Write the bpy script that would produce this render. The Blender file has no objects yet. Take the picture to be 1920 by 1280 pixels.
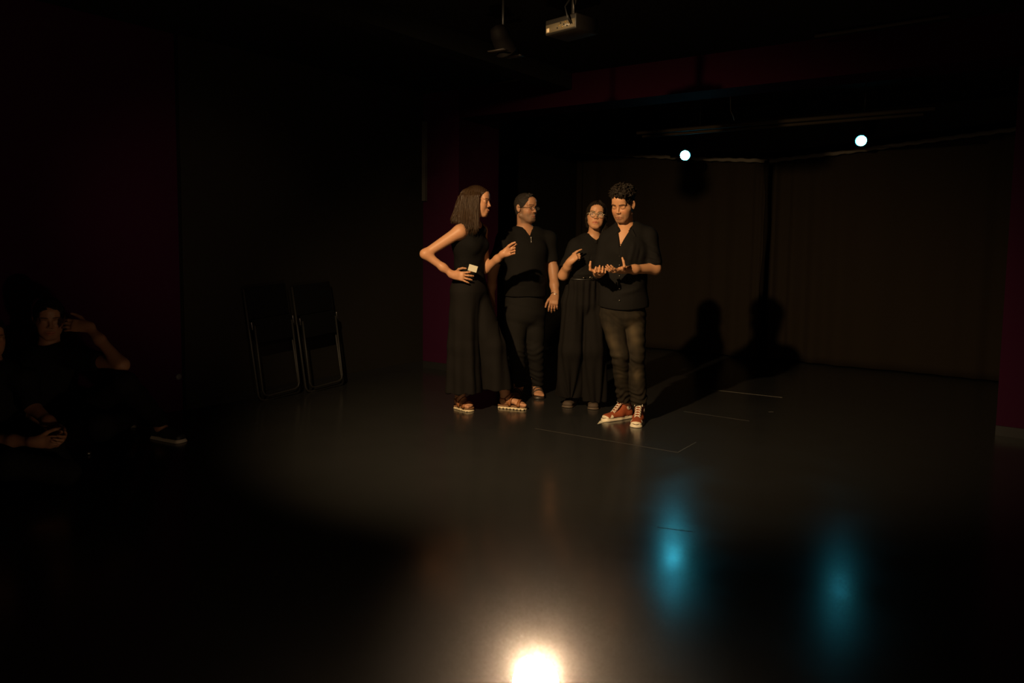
import bpy, bmesh, math, random
import numpy as np
from mathutils import Vector, Matrix
S = bpy.context.scene
COL = S.collection
rnd = random.Random(7)
# ------------------------------------------------------------------ camera
FPX, CY, CAMH = 1440.0, 582.0, 1.30
TILT, ROLL = math.atan(124 / 1440), 0.012
_r0 = np.array([1., 0, 0]); _u0 = np.array([0, math.sin(TILT), math.cos(TILT)]); _f = np.array([0, math.cos(TILT), -math.sin(TILT)])
_r = math.cos(ROLL) * _r0 + math.sin(ROLL) * _u0
_u = math.cos(ROLL) * _u0 - math.sin(ROLL) * _r0
cam = bpy.data.cameras.new('camera'); cam_o = bpy.data.objects.new('camera', cam); COL.objects.link(cam_o)
M = Matrix(((_r[0], _u[0], -_f[0], 0), (_r[1], _u[1], -_f[1], 0), (_r[2], _u[2], -_f[2], CAMH), (0, 0, 0, 1)))
cam_o.matrix_world = M
cam.sensor_width = 36; cam.lens = FPX / 1920 * 36; cam.shift_y = -(640 - CY) / 1920
cam.clip_start = 0.05
S.camera = cam_o
# ------------------------------------------------------------------ world, light, exposure
w = bpy.data.worlds.new('world'); S.world = w; w.use_nodes = True
w.node_tree.nodes['Background'].inputs[0].default_value = (1.0, .72, .55, 1)
w.node_tree.nodes['Background'].inputs[1].default_value = 0.0012
S.view_settings.view_transform = 'Standard'; S.view_settings.look = 'None'
S.view_settings.gamma = 1; S.view_settings.use_curve_mapping = False
S.view_settings.exposure = 0.0

def spot(name, loc, target, power, color, size, blend, radius):
    l = bpy.data.lights.new(name, 'SPOT'); o = bpy.data.objects.new(name, l); COL.objects.link(o)
    o.location = loc; o.rotation_euler = (Vector(target) - Vector(loc)).to_track_quat('-Z', 'Y').to_euler()
    l.energy = power; l.color = color; l.spot_size = math.radians(size); l.spot_blend = blend; l.shadow_soft_size = radius
    return o
KEY = (-1.28, 2.48, 2.76)
spot('key_spot', KEY, (0.55, 5.65, 0.45), 790, (1.0, .67, .34), 78, 1.0, .045)
spot('purple_wall_fill', (.6, -.4, 2.6), (-2.35, 5.9, 1.35), 130, (1, .62, .42), 20, 1.0, .1)  # unseen fill lamp, added to lift the end of the purple wall
spot('left_side_fill', (.3, -.6, 2.6), (-2.2, 4.8, .3), 5, (1, .62, .42), 60, 1.0, .2)  # weak unseen fill, added to raise the dark left side

# ------------------------------------------------------------------ point helpers
def W(px, py, Y):
    d = _r * (px - 960) / FPX - _u * (py - CY) / FPX + _f
    return np.array([0, 0, CAMH]) + d * (Y / d[1])
def G(px, py, z=0.0):
    d = _r * (px - 960) / FPX - _u * (py - CY) / FPX + _f
    return np.array([0, 0, CAMH]) + d * ((z - CAMH) / d[2])
def nz(v):
    v = np.asarray(v, float); return v / np.linalg.norm(v)

# ------------------------------------------------------------------ materials
MATS = {}
def mat(name, color, rough=.6, metal=0, spec=.5, emit=None, estr=0, bump=None, attr=False, sss=0, sheen=0):
    if name in MATS: return MATS[name]
    m = bpy.data.materials.new(name); m.use_nodes = True; nt = m.node_tree; b = nt.nodes['Principled BSDF']
    b.inputs['Base Color'].default_value = (*color, 1); b.inputs['Roughness'].default_value = rough
    b.inputs['Metallic'].default_value = metal; b.inputs['Specular IOR Level'].default_value = spec
    if sss:
        b.inputs['Subsurface Weight'].default_value = sss; b.inputs['Subsurface Radius'].default_value = (.012, .005, .003)
        b.inputs['Subsurface Scale'].default_value = 1
    if emit: b.inputs['Emission Color'].default_value = (*emit, 1); b.inputs['Emission Strength'].default_value = estr
    if attr:
        a = nt.nodes.new('ShaderNodeAttribute'); a.attribute_name = 'tint'; nt.links.new(a.outputs['Color'], b.inputs['Base Color'])
    if bump:
        sc, st, dist, stretch = bump
        tc = nt.nodes.new('ShaderNodeTexCoord'); mp = nt.nodes.new('ShaderNodeMapping'); mp.inputs['Scale'].default_value = stretch
        n = nt.nodes.new('ShaderNodeTexNoise'); n.inputs['Scale'].default_value = sc; n.inputs['Detail'].default_value = 4
        bp = nt.nodes.new('ShaderNodeBump'); bp.inputs['Strength'].default_value = st; bp.inputs['Distance'].default_value = dist
        nt.links.new(tc.outputs['Object'], mp.inputs[0]); nt.links.new(mp.outputs[0], n.inputs[0])
        nt.links.new(n.outputs[0], bp.inputs['Height']); nt.links.new(bp.outputs[0], b.inputs['Normal'])
    MATS[name] = m; return m

# ------------------------------------------------------------------ object helpers
def tag(o, label=None, cat=None, group=None, kind=None):
    if label: o['label'] = label
    if cat: o['category'] = cat
    if group: o['group'] = group
    if kind: o['kind'] = kind
    return o
def empty(name, loc, label, cat, group=None):
    o = bpy.data.objects.new(name, None); COL.objects.link(o); o.location = loc; o.empty_display_size = .1
    return tag(o, label, cat, group)
def link(name, me, m, parent=None, smooth=True):
    me.materials.append(m)
    if smooth: me.polygons.foreach_set('use_smooth', [True] * len(me.polygons))
    o = bpy.data.objects.new(name, me); COL.objects.link(o)
    if parent:
        o.parent = parent
        pl = Vector(parent.location)
        if parent.parent: pl = pl + Vector(parent.parent.location)
        o.matrix_parent_inverse = Matrix.Identity(4); o.location = -pl
        if parent.type == 'MESH': o.location = (0, 0, 0)
    return o
def from_bm(name, bm, m, parent=None, smooth=True):
    me = bpy.data.meshes.new(name); bm.normal_update(); bm.to_mesh(me); bm.free()
    return link(name, me, m, parent, smooth)
def add_box(bm, c, ax, ay, az, h, bev=0):
    """box centred at c with unit axes and half sizes h"""
    b2 = bmesh.new(); bmesh.ops.create_cube(b2, size=2)
    if bev:
        for v in b2.verts: v.co = Vector((v.co.x * h[0], v.co.y * h[1], v.co.z * h[2]))
        bmesh.ops.bevel(b2, geom=b2.edges[:], offset=bev, segments=2, affect='EDGES', profile=.5)
    else:
        for v in b2.verts: v.co = Vector((v.co.x * h[0], v.co.y * h[1], v.co.z * h[2]))
    A = [Vector(ax), Vector(ay), Vector(az)]; C = Vector(c); vm = {}
    for v in b2.verts: vm[v] = bm.verts.new(C + A[0] * v.co.x + A[1] * v.co.y + A[2] * v.co.z)
    for f in b2.faces:
        try: bm.faces.new([vm[v] for v in f.verts])
        except ValueError: pass
    b2.free()
def add_tube(bm, pts, rad, seg=8, cap=True, closed=False):
    pts = [Vector(p) for p in pts]; n = len(pts); rings = []; prev = None
    rr = rad if isinstance(rad, (list, tuple)) else [rad] * n
    for i, p in enumerate(pts):
        a = pts[i - 1] if (i > 0 or closed) else p; b = pts[(i + 1) % n] if (i < n - 1 or closed) else p
        t = (b - a).normalized()
        if prev is None: s = t.orthogonal().normalized()
        else:
            s = prev - t * prev.dot(t); s = s.normalized() if s.length > 1e-6 else t.orthogonal().normalized()
        prev = s; q = t.cross(s)
        rings.append([bm.verts.new(p + (s * math.cos(2 * math.pi * k / seg) + q * math.sin(2 * math.pi * k / seg)) * rr[i]) for k in range(seg)])
    for i in range(n if closed else n - 1):
        A, B = rings[i], rings[(i + 1) % n]
        for k in range(seg): bm.faces.new((A[k], A[(k + 1) % seg], B[(k + 1) % seg], B[k]))
    if cap and not closed: bm.faces.new(rings[0][::-1]); bm.faces.new(rings[-1])
def add_disc_lathe(bm, c, axis, prof, seg=24):
    """lathe: prof = list of (radius, offset along axis)"""
    axis = Vector(axis).normalized(); s = axis.orthogonal().normalized(); q = axis.cross(s); C = Vector(c); rings = []
    for r, h in prof:
        r = max(r, 1e-4)
        rings.append([bm.verts.new(C + axis * h + (s * math.cos(2 * math.pi * k / seg) + q * math.sin(2 * math.pi * k / seg)) * r) for k in range(seg)])
    for A, B in zip(rings, rings[1:]):
        for k in range(seg): bm.faces.new((A[k], A[(k + 1) % seg], B[(k + 1) % seg], B[k]))
    bm.faces.new(rings[0][::-1]); bm.faces.new(rings[-1])

# ------------------------------------------------------------------ distance-field sculpting
def ecd(P, a, b, wa, da, wb, db, wd):
    ab = b - a; L2 = float(ab @ ab)
    ap = P - a.astype(np.float32)
    t = np.clip((ap @ ab.astype(np.float32)) / L2, 0, 1) if L2 > 1e-12 else np.zeros(P.shape[:-1], np.float32)
    q = ap - t[..., None] * ab.astype(np.float32)
    rw = wa + (wb - wa) * t
    if wd is None:
        return np.sqrt((q * q).sum(-1)) - rw
    rd = da + (db - da) * t
    pw = q @ wd.astype(np.float32); pd2 = np.maximum((q * q).sum(-1) - pw * pw, 0)
    k0 = np.sqrt((pw / rw) ** 2 + pd2 / rd ** 2) + 1e-6
    k1 = np.sqrt((pw / rw ** 2) ** 2 + pd2 / rd ** 4) + 1e-6
    return k0 * (k0 - 1) / k1
class Sculpt:
    def __init__(s, vox=.003): s.p = []; s.vox = vox; s.post = []
    def cone(s, a, b, ra, rb, k=.01, op='+'):
        a = np.array(a, float); b = np.array(b, float); r = max(ra, rb)
        s.p.append((op, lambda P: ecd(P, a, b, ra, ra, rb, rb, None), np.minimum(a, b) - r, np.maximum(a, b) + r, k)); return s
    def ec(s, a, b, wa, da, wb, db, wd, k=.015, op='+'):
        a = np.array(a, float); b = np.array(b, float); r = max(wa, wb, da, db); wd = nz(wd)
        s.p.append((op, lambda P: ecd(P, a, b, wa, da, wb, db, wd), np.minimum(a, b) - r, np.maximum(a, b) + r, k)); return s
    def ell(s, c, R, rad, k=.01, op='+'):
        """ellipsoid; R rows = local axes"""
        c = np.array(c, float); R = np.array(R, np.float32); rad = np.array(rad, np.float32); r = float(rad.max())
        def fn(P):
            q = (P - c.astype(np.float32)) @ R.T
            k0 = np.sqrt(((q / rad) ** 2).sum(-1)) + 1e-6; k1 = np.sqrt(((q / rad ** 2) ** 2).sum(-1)) + 1e-6
            return k0 * (k0 - 1) / k1
        s.p.append((op, fn, c - r, c + r, k)); return s
    def box(s, c, R, h, rnd_=.004, k=.004, op='+'):
        c = np.array(c, float); R = np.array(R, np.float32); h = np.array(h, np.float32); r = float(np.linalg.norm(h))
        def fn(P):
            q = np.abs((P - c.astype(np.float32)) @ R.T) - (h - rnd_)
            return np.sqrt((np.maximum(q, 0) ** 2).sum(-1)) + np.minimum(q.max(-1), 0) - rnd_
        s.p.append((op, fn, c - r, c + r, k)); return s
    def fn(s, f, lo, hi, k=.004, op='-'):
        s.p.append((op, f, np.array(lo, float), np.array(hi, float), k)); return s
    def mesh(s, name, tint=None, disp=None, clip=None):
        v = s.vox
        lo = np.min([q[2] for q in s.p if q[0] == '+'], 0) - .03; hi = np.max([q[3] for q in s.p if q[0] == '+'], 0) + .03
        n = np.ceil((hi - lo) / v).astype(int) + 1
        F = np.full(n, .03, np.float32)
        ax = [(lo[i] + v * np.arange(n[i])).astype(np.float32) for i in range(3)]
        for op, f, bl, bh, k in s.p:
            pad = k + 2.5 * v + .004
            i0 = np.clip(np.floor((bl - pad - lo) / v).astype(int), 0, n - 1); i1 = np.clip(np.ceil((bh + pad - lo) / v).astype(int) + 1, 1, n)
            if (i1 <= i0).any(): continue
            sl = tuple(slice(a, b) for a, b in zip(i0, i1))
            P = np.stack(np.meshgrid(ax[0][sl[0]], ax[1][sl[1]], ax[2][sl[2]], indexing='ij'), -1)
            d = f(P).astype(np.float32); A = F[sl]
            if op == '+':
                h = np.maximum(k - np.abs(A - d), 0) / k; F[sl] = np.minimum(A, d) - h * h * k * .25
            elif op == '-':
                d = -d; h = np.maximum(k - np.abs(A - d), 0) / k; F[sl] = np.maximum(A, d) + h * h * k * .25
        if clip:  # list of functions positive outside
            P = None
            for f in clip:
                for i in range(0, n[0], 64):
                    P = np.stack(np.meshgrid(ax[0][i:i + 64], ax[1], ax[2], indexing='ij'), -1)
                    F[i:i + 64] = np.maximum(F[i:i + 64], f(P))
        return nets(name, F, lo, v, tint, disp)
def nets(name, F, lo, v, tint, disp):
    neg = F < 0
    X, Y, Z = F.shape
    c = np.zeros((X - 1, Y - 1, Z - 1), np.uint8)
    for i in (0, 1):
        for j in (0, 1):
            for k in (0, 1): c += neg[i:X - 1 + i, j:Y - 1 + j, k:Z - 1 + k]
    act = (c > 0) & (c < 8)
    ix = np.argwhere(act)
    idm = np.full(act.shape, -1, np.int32); idm[act] = np.arange(len(ix))
    pos = np.zeros((len(ix), 3), np.float64); cnt = np.zeros(len(ix))
    C = [(i, j, k) for i in (0, 1) for j in (0, 1) for k in (0, 1)]
    val = {q: F[ix[:, 0] + q[0], ix[:, 1] + q[1], ix[:, 2] + q[2]] for q in C}
    for a in C:
        for d in range(3):
            if a[d]: continue
            b = list(a); b[d] = 1; b = tuple(b)
            va, vb = val[a], val[b]; m = (va < 0) != (vb < 0)
            t = np.where(m, va / np.where(m, va - vb, 1), 0)
            e = np.array(a, float)[None, :].repeat(len(ix), 0); e[:, d] += t
            pos[m] += e[m]; cnt[m] += 1
    pos = (ix + pos / cnt[:, None]) * v + lo
    quads = []
    for d in range(3):
        s0 = [slice(None)] * 3; s1 = [slice(None)] * 3; s0[d] = slice(0, -1); s1[d] = slice(1, None)
        a, b = neg[tuple(s0)], neg[tuple(s1)]
        e = np.argwhere(a != b); inside = a[a != b]
        o = [(d + 1) % 3, (d + 2) % 3]
        ok = (e[:, o[0]] > 0) & (e[:, o[1]] > 0) & (e[:, o[0]] < F.shape[o[0]] - 1) & (e[:, o[1]] < F.shape[o[1]] - 1)
        e = e[ok]; inside = inside[ok]
        def cell(u, w_):
            q = e.copy(); q[:, o[0]] -= u; q[:, o[1]] -= w_; return idm[q[:, 0], q[:, 1], q[:, 2]]
        Q = np.stack([cell(0, 0), cell(1, 0), cell(1, 1), cell(0, 1)], 1)
        Q[~inside] = Q[~inside][:, ::-1]; quads.append(Q)
    Q = np.concatenate(quads); Q = Q[(Q >= 0).all(1)]
    if disp is not None:
        nrm = np.zeros_like(pos); fa = np.cross(pos[Q[:, 2]] - pos[Q[:, 0]], pos[Q[:, 3]] - pos[Q[:, 1]])
        for j in range(4): np.add.at(nrm, Q[:, j], fa)
        nrm /= np.linalg.norm(nrm, axis=1, keepdims=True) + 1e-12
        pos = pos + nrm * disp(pos)[:, None]
    me = bpy.data.meshes.new(name)
    me.vertices.add(len(pos)); me.vertices.foreach_set('co', pos.astype(np.float32).ravel())
    me.loops.add(Q.size); me.loops.foreach_set('vertex_index', Q.ravel().astype(np.int32))
    me.polygons.add(len(Q)); me.polygons.foreach_set('loop_start', np.arange(0, Q.size, 4, dtype=np.int32))
    me.update(calc_edges=True)
    if tint is not None:
        at = me.attributes.new('tint', 'FLOAT_COLOR', 'POINT')
        c = np.ones((len(pos), 4), np.float32); c[:, :3] = tint(pos); at.data.foreach_set('color', c.ravel())
    return me
def sm(x, a, b):
    t = np.clip((x - a) / (b - a), 0, 1); return t * t * (3 - 2 * t)
def wavy(seed, amp, freq, stretch=(1, 1, 1), n=5):
    r = np.random.RandomState(seed); K = r.normal(size=(n, 3)); K /= np.linalg.norm(K, axis=1, keepdims=True)
    K = K * freq * r.uniform(.6, 1.6, (n, 1)) * np.array(stretch); ph = r.uniform(0, 6.28, n)
    def f(P):
        o = np.zeros(len(P))
        for i in range(n):
            o += np.sin(P @ K[i] + ph[i] + 1.3 * np.sin(P @ K[(i + 2) % n] * .6 + ph[i] * 2))
        return amp * o / math.sqrt(n)
    return f

# ------------------------------------------------------------------ anatomy
def frame(f, u):
    f = nz(f); r = nz(np.cross(f, u)); u = np.cross(r, f); return np.array([r, f, u])   # rows: right, forward, up
def head(s, c, R, sc=1.0, jaw=1.0, nose=1.0, closed=False):
    L = lambda x, y, z: np.array(c) + (np.array([x, y, z]) * sc) @ R
    q = lambda *v: np.array(v) * sc
    s.ell(L(0, -.014, .036), R, q(.074, .094, .082), .01)
    s.ell(L(0, .030, -.030), R, q(.060, .060, .078), .02)
    s.ell(L(0, .055, -.085), R, q(.030 * jaw, .030, .024), .025)
    for x in (-1, 1):
        s.cone(L(x * .054 * jaw, .004, -.060), L(x * .018 * jaw, .066, -.096), .017 * sc, .016 * sc, .025)
        s.cone(L(x * .038, .060, -.024), L(x * .054, .030, -.020), .020 * sc, .017 * sc, .025)
        s.ell(L(x * .034, .042, -.052), R, q(.026, .030, .034), .02)
        s.ell(L(x * .032, .094, .004), R, q(.019, .014, .014), .014, '-')
        s.cone(L(x * .016, .086, .024), L(x * .046, .070, .024), .0085 * sc, .008 * sc, .012)
    s.ell(L(0, .062, .050), R, q(.052, .034, .042), .02)
    # nose
    s.cone(L(0, .084, .016), L(0, .100 + .004 * nose, -.026), .0072 * sc, .0086 * sc, .012)
    for x in (-1, 1): s.ell(L(x * .0115, .094, -.030), R, q(.0075, .010, .0075), .007)
    s.cone(L(-.006, .099, -.0385), L(.006, .099, -.0385), .0025, .0025, .004, '-')
    # eyes: ball + upper and lower lid
    for x in (-1, 1):
        s.ell(L(x * .032, .0700, .002), R, q(.0165, .0150, .0125), .008)
        if not closed:
            s.ell(L(x * .032, .0895, .0015), R, q(.0125, .0075, .0050), .003, '-')
        s.cone(L(x * .018, .083, .0095), L(x * .045, .076, .0085), .0032 * sc, .0030 * sc, .006)
    # mouth
    s.ell(L(0, .078, -.066), R, q(.028, .020, .020), .012)
    s.cone(L(-.019, .089, -.0625), L(0, .0965, -.0605), .0042 * sc, .0060 * sc, .004)
    s.cone(L(.019, .089, -.0625), L(0, .0965, -.0605), .0042 * sc, .0060 * sc, .004)
    s.cone(L(-.013, .0895, -.0735), L(.013, .0895, -.0735), .0052 * sc, .0052 * sc, .006)
    s.cone(L(-.023, .0945, -.0675), L(0, .1035, -.0675), .0022, .0022, .003, '-')
    s.cone(L(.023, .0945, -.0675), L(0, .1035, -.0675), .0022, .0022, .003, '-')
    # ears
    for x in (-1, 1):
        Re = frame(R[1] * .5 + R[0] * x * .85, R[2] - R[1] * .18)
        s.ell(L(x * .077, -.012, -.004), Re, q(.017, .0065, .032), .004)
        s.ell(L(x * .082, -.006, .002), Re, q(.009, .006, .018), .004, '-')
    return L
def head_tint(c, R, skin, sc=1.0, brow=(.02, .012, .008), lip=(.42, .13, .08), beard=None, beard_amt=0, stubble=None, browang=0, browth=1.0, closed=False):
    c = np.array(c, float)
    def f(P):
        q = ((P - c) @ R.T) / sc; x, y, z = q[:, 0], q[:, 1], q[:, 2]; ax = np.abs(x)
        col = np.tile(np.array(skin, float), (len(P), 1))
        def mix(m, c2): col[:] = col * (1 - m[:, None]) + np.array(c2)[None] * m[:, None]
        near = (np.linalg.norm(q, axis=1) < .17)
        front = sm(y, .03, .06) * near
        bl = .5 + .5 * np.sin(P @ np.array([41., 57, 33])) * np.sin(P @ np.array([73., 29, 61]))
        mix(.10 * bl * near, (skin[0] * .9, skin[1] * .7, skin[2] * .7))
        mix(.35 * front * np.exp(-((ax - .038) ** 2 + (z + .028) ** 2) / .0003), (skin[0], skin[1] * .62, skin[2] * .6))
        # lips
        m = np.exp(-((z + .067) / (.0082 * (1.15 - np.clip(ax / .03, 0, 1)) + .002)) ** 4) * (ax < .026) * (y > .075) * near
        mix(.85 * m, lip)
        m = np.exp(-((z + .0675) / .0018) ** 2) * (ax < .024) * (y > .075) * near
        mix(.8 * m, (lip[0] * .18, lip[1] * .12, lip[2] * .12))
        # nostrils
        m = np.exp(-(((ax - .006) / .004) ** 2 + ((z + .0385) / .003) ** 2)) * (y > .09) * near; mix(.8 * m, (.05, .015, .01))
        # brows
        bz = .0225 + .10 * (.031 - np.abs(ax - .031)) + browang * (.045 - ax)
        m = np.exp(-((z - bz) / (.0042 * browth)) ** 4) * sm(ax, .009, .014) * (1 - sm(ax, .046, .054)) * (y > .045) * near
        mix(.9 * m, brow)
        # lash line
        if closed: m = np.exp(-((z + .0055 + (ax - .032) ** 2 * -10) / .0020) ** 2) * sm(ax, .015, .02) * (1 - sm(ax, .045, .049)) * (y > .06) * near
        else: m = np.exp(-((z - .0065 - .006 * (1 - ((ax - .032) / .016) ** 2).clip(0)) / .0020) ** 2) * sm(ax, .015, .018) * (1 - sm(ax, .046, .05)) * (y > .06) * near
        mix(.8 * m, (.03, .014, .008))
        mix(.25 * np.exp(-(((ax - .032) / .02) ** 2 + ((z + .012) / .007) ** 2)) * (y > .05) * near, (skin[0] * .55, skin[1] * .45, skin[2] * .45))
        # beard: cheeks below the ear line, jaw, upper lip
        if beard_amt:
            m = sm(-z, .030 + .0 * ax, .062) * (1 - sm(-z, .115, .135)) * sm(y, -.02, .01)
            m = np.maximum(m, np.exp(-((z + .052) / .0065) ** 4) * (ax < .032) * (y > .07))
            m = np.maximum(m, sm(ax, .05, .06) * (z < .02) * (z > -.06) * sm(y, -.01, .01) * (1 - sm(y, .03, .05)))
            lipm = np.exp(-((z + .067) / .008) ** 4) * (ax < .022) * (y > .07)
            m = m * (1 - .9 * lipm) * near
            nn = .9 + .1 * np.sin(P @ np.array([210., 180, 90]))
            mix(beard_amt * m * nn, beard)
        return col
    return f
def hand(s, w_, d, n, t, curls, thumb, sc=1.0, splay=.10, k=.006):
    """w_: wrist, d: along the hand, n: palm normal, t: thumb side, curls: 4 x (a,b,c) degrees towards the palm, thumb: 3 directions in (d,t,n)"""
    d = nz(d); n = nz(n - (np.array(n) @ d) * d); t0 = np.cross(d, n); t = t0 if t0 @ np.array(t) > 0 else -t0
    w_ = np.array(w_, float)
    s.ec(w_ - d * .015 * sc, w_ + d * .03 * sc, .024 * sc, .019 * sc, .029 * sc, .016 * sc, t, .03)
    s.ec(w_ + d * .015 * sc, w_ + d * .078 * sc, .030 * sc, .016 * sc, .037 * sc, .013 * sc, t, .015)
    s.cone(w_ + (d * .02 + t * .018 + n * .008) * sc, w_ + (d * .05 + t * .024 + n * .010) * sc, .014 * sc, .013 * sc, .012)
    s.cone(w_ + (d * .02 - t * .018 + n * .006) * sc, w_ + (d * .06 - t * .022 + n * .006) * sc, .012 * sc, .011 * sc, .012)
    tips = []
    for i, (off, ln) in enumerate(zip((.030, .0105, -.0095, -.028), (.074, .083, .077, .060))):
        p = w_ + (d * (.085 - .004 * abs(i - 1.2)) + t * off) * sc
        base = nz(d + t * splay * (1.5 - i) * .5)
        a = 0; pr = p - base * .012
        for j, (fr, cr) in enumerate(zip((.46, .30, .24), curls[i])):
            a += math.radians(cr); dd = base * math.cos(a) + n * math.sin(a)
            e = p + dd * ln * fr * sc; r1 = (.0090, .0082, .0074)[j] * sc; r2 = (.0082, .0074, .0062)[j] * sc
            if i == 3: r1 *= .88; r2 *= .88
            s.cone(pr if j == 0 else p, e, r1, r2, .004 if j else .007); p = e
        tips.append((p, dd))
    p = w_ + (d * .022 + t * .024 + n * .006) * sc
    for j, (v, l, r1, r2) in enumerate(zip(thumb, (.046, .034, .027), (.0135, .0105, .0092), (.0108, .0094, .0075))):
        dd = nz(d * v[0] + t * v[1] + n * v[2]); e = p + dd * l * sc
        s.cone(p, e, r1 * sc, r2 * sc, .008 if j == 0 else .004); p = e
    tips.append((p, dd))
    return tips
def arm(s, sh, el, wr, r=(.050, .040, .037, .024)):
    sh, el, wr = map(np.array, (sh, el, wr)); m = el * .45 + wr * .55
    s.cone(sh, el, r[0], r[1] * .96, .03)
    s.cone(el, el * .35 + wr * .65, r[2] * 1.02, r[3] * 1.22, .03)
    s.cone(el * .35 + wr * .65, wr, r[3] * 1.22, r[3] * .92, .03)
def torso(s, sec, wd, off=0, k=.03):
    """sec: (point, halfwidth, halfdepth)"""
    for (p, a, b), (p2, a2, b2) in zip(sec, sec[1:]):
        s.ec(p, p2, a + off, b + off, a2 + off, b2 + off, wd, k)
def neck(s, a, b, r=.055):
    s.cone(a, b, r * 1.05, r, .02)
def foot(s, heel, toe, up=(0, 0, 1), side=1, sc=1.0):
    """bare foot on the ground, heel and toe points at sole level"""
    heel = np.array(heel, float); toe = np.array(toe, float); f = nz(toe - heel); L = np.linalg.norm(toe - heel); z = np.array([0, 0, 1.]); r = nz(np.cross(f, z))
    A = lambda x, y, h: heel + f * y * L + r * x + z * h
    s.ec(A(0, .12, .030), A(0, .22, .034), .030, .028, .028, .030, r, .02)
    s.ec(A(0, .22, .042), A(0, .62, .030), .027, .032, .036, .020, r, .03)
    s.ec(A(0, .60, .020), A(0, .78, .016), .040, .016, .042, .014, r, .02)
    s.cone(A(0, .20, .05), A(0, .17, .12), .033, .030, .03)
    for i in range(5):
        x = side * (-.030 + i * .0155); ln = (.92, .925, .89, .85, .80)[i]; rr = (.0125, .0095, .009, .0085, .008)[i]
        s.cone(A(x, .76, .014), A(x, ln - .03, .012), rr, rr, .006)
    return A
def eyes(parent, L, R, sc, look):
    for x in (-1, 1):
        bm = bmesh.new(); bi = bmesh.new(); c = Vector(L(x * .032, .0735, .0015)); lk = Vector(nz(look))
        add_disc_lathe(bm, c, lk, [(0.0118 * sc * math.sin(a), -.0118 * sc * math.cos(a)) for a in np.linspace(.02, 3.12, 12)], 16)
        add_disc_lathe(bi, c, lk, [(.0048 * sc, .0104 * sc), (.0045 * sc, .0112 * sc), (.003 * sc, .0120 * sc), (.0001, .0122 * sc)], 14)
        w_ = from_bm('eye', bm, mat('eye_white', (.55, .52, .48), .25), parent)
        from_bm('iris', bi, mat('iris', (.025, .014, .008), .1), w_)
def hair_strands(parent, name, guides, radius, m, n, seed, jitter):
    """tube strands running along guide polylines (list of arrays) interpolated"""
    r = np.random.RandomState(seed); bm = bmesh.new(); g = [np.array(x) for x in guides]
    for i in range(n):
        u = r.uniform(0, len(g) - 1); a = int(u); f = u - a
        p = g[a] * (1 - f) + g[min(a + 1, len(g) - 1)] * f
        p = p + r.normal(size=3) * jitter * np.linspace(.4, 1.0, len(p))[:, None]
        cut = r.uniform(.80, 1.0); t = np.linspace(0, (len(p) - 1) * cut, 14)
        q = np.stack([np.interp(t, np.arange(len(p)), p[:, j]) for j in range(3)], 1)
        q[1:-1] = (q[:-2] + 2 * q[1:-1] + q[2:]) / 4
        q += np.sin(t * 1.7 + r.uniform(0, 6))[:, None] * r.normal(size=3) * .0024
        add_tube(bm, q, [radius * (1.1 - .8 * (k / 13) ** 2) for k in range(14)], 5)
    return from_bm(name, bm, m, parent)
# ================================================================== THE ROOM
U = np.array([.584, .812, 0]); U = nz(U); V = np.array([-U[1], U[0], 0]); Zv = np.array([0, 0, 1.])
def noise_mat(name, c1, c2, scale, rough, rvar=0, spec=.5, bump=None, stretch=(1, 1, 1)):
    m = mat(name, c1, rough[0], spec=spec, bump=bump); nt = m.node_tree; b = nt.nodes['Principled BSDF']
    tc = nt.nodes.new('ShaderNodeTexCoord'); mp = nt.nodes.new('ShaderNodeMapping'); mp.inputs['Scale'].default_value = stretch
    n = nt.nodes.new('ShaderNodeTexNoise'); n.inputs['Scale'].default_value = scale; n.inputs['Detail'].default_value = 6
    cr = nt.nodes.new('ShaderNodeMix'); cr.data_type = 'RGBA'
    cr.inputs['A'].default_value = (*c1, 1); cr.inputs['B'].default_value = (*c2, 1)
    mr = nt.nodes.new('ShaderNodeMapRange'); mr.inputs['To Min'].default_value = rough[0]; mr.inputs['To Max'].default_value = rough[1]
    mr.inputs['From Min'].default_value = .35; mr.inputs['From Max'].default_value = .65
    nt.links.new(tc.outputs['Object'], mp.inputs[0]); nt.links.new(mp.outputs[0], n.inputs[0]); nt.links.new(n.outputs[0], cr.inputs['Factor'])
    nt.links.new(cr.outputs['Result'], b.inputs['Base Color']); nt.links.new(n.outputs[0], mr.inputs[0]); nt.links.new(mr.outputs[0], b.inputs['Roughness'])
    return m
M_floor = noise_mat('floor_vinyl', (.0185, .0192, .0198), (.0225, .023, .0235), 3.0, (.17, .22), spec=.47, bump=(45, .06, .002, (1, 1, 1)))
M_purple = noise_mat('purple_paint', (.032, .0055, .019), (.037, .0065, .023), 2, (.8, .9), spec=.03)
M_black = noise_mat('black_paint', (.016, .015, .013), (.020, .018, .015), 2, (.8, .9), spec=.05)
M_cream = mat('cream_trim', (.07, .066, .062), .5)
M_ceil = noise_mat('black_ceiling', (.010, .010, .009), (.014, .013, .011), 3, (.85, .95), spec=.03)
M_curt = mat('black_curtain', (.020, .0155, .011), .9, spec=.05, sheen=.1, bump=(30, .3, .003, (1, 1, .15)))
M_metal = mat('steel', (.45, .45, .46), .3, 1)
M_dark = mat('dark_metal', (.02, .02, .021), .45, .3)
M_blackfab = mat('seat_fabric', (.004, .004, .0045), .9, 0, .1)

CEIL = 2.82
Lbase, Lcor = G(804, 686), G(858, 697)
# column corner, snapped to room axes
Lc = Lcor.copy()
Lw = Lc + V * float((Lbase - Lc) @ V)                      # where column face meets the left wall
colU = 0
g931 = W(931, 690, 8.6)
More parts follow.
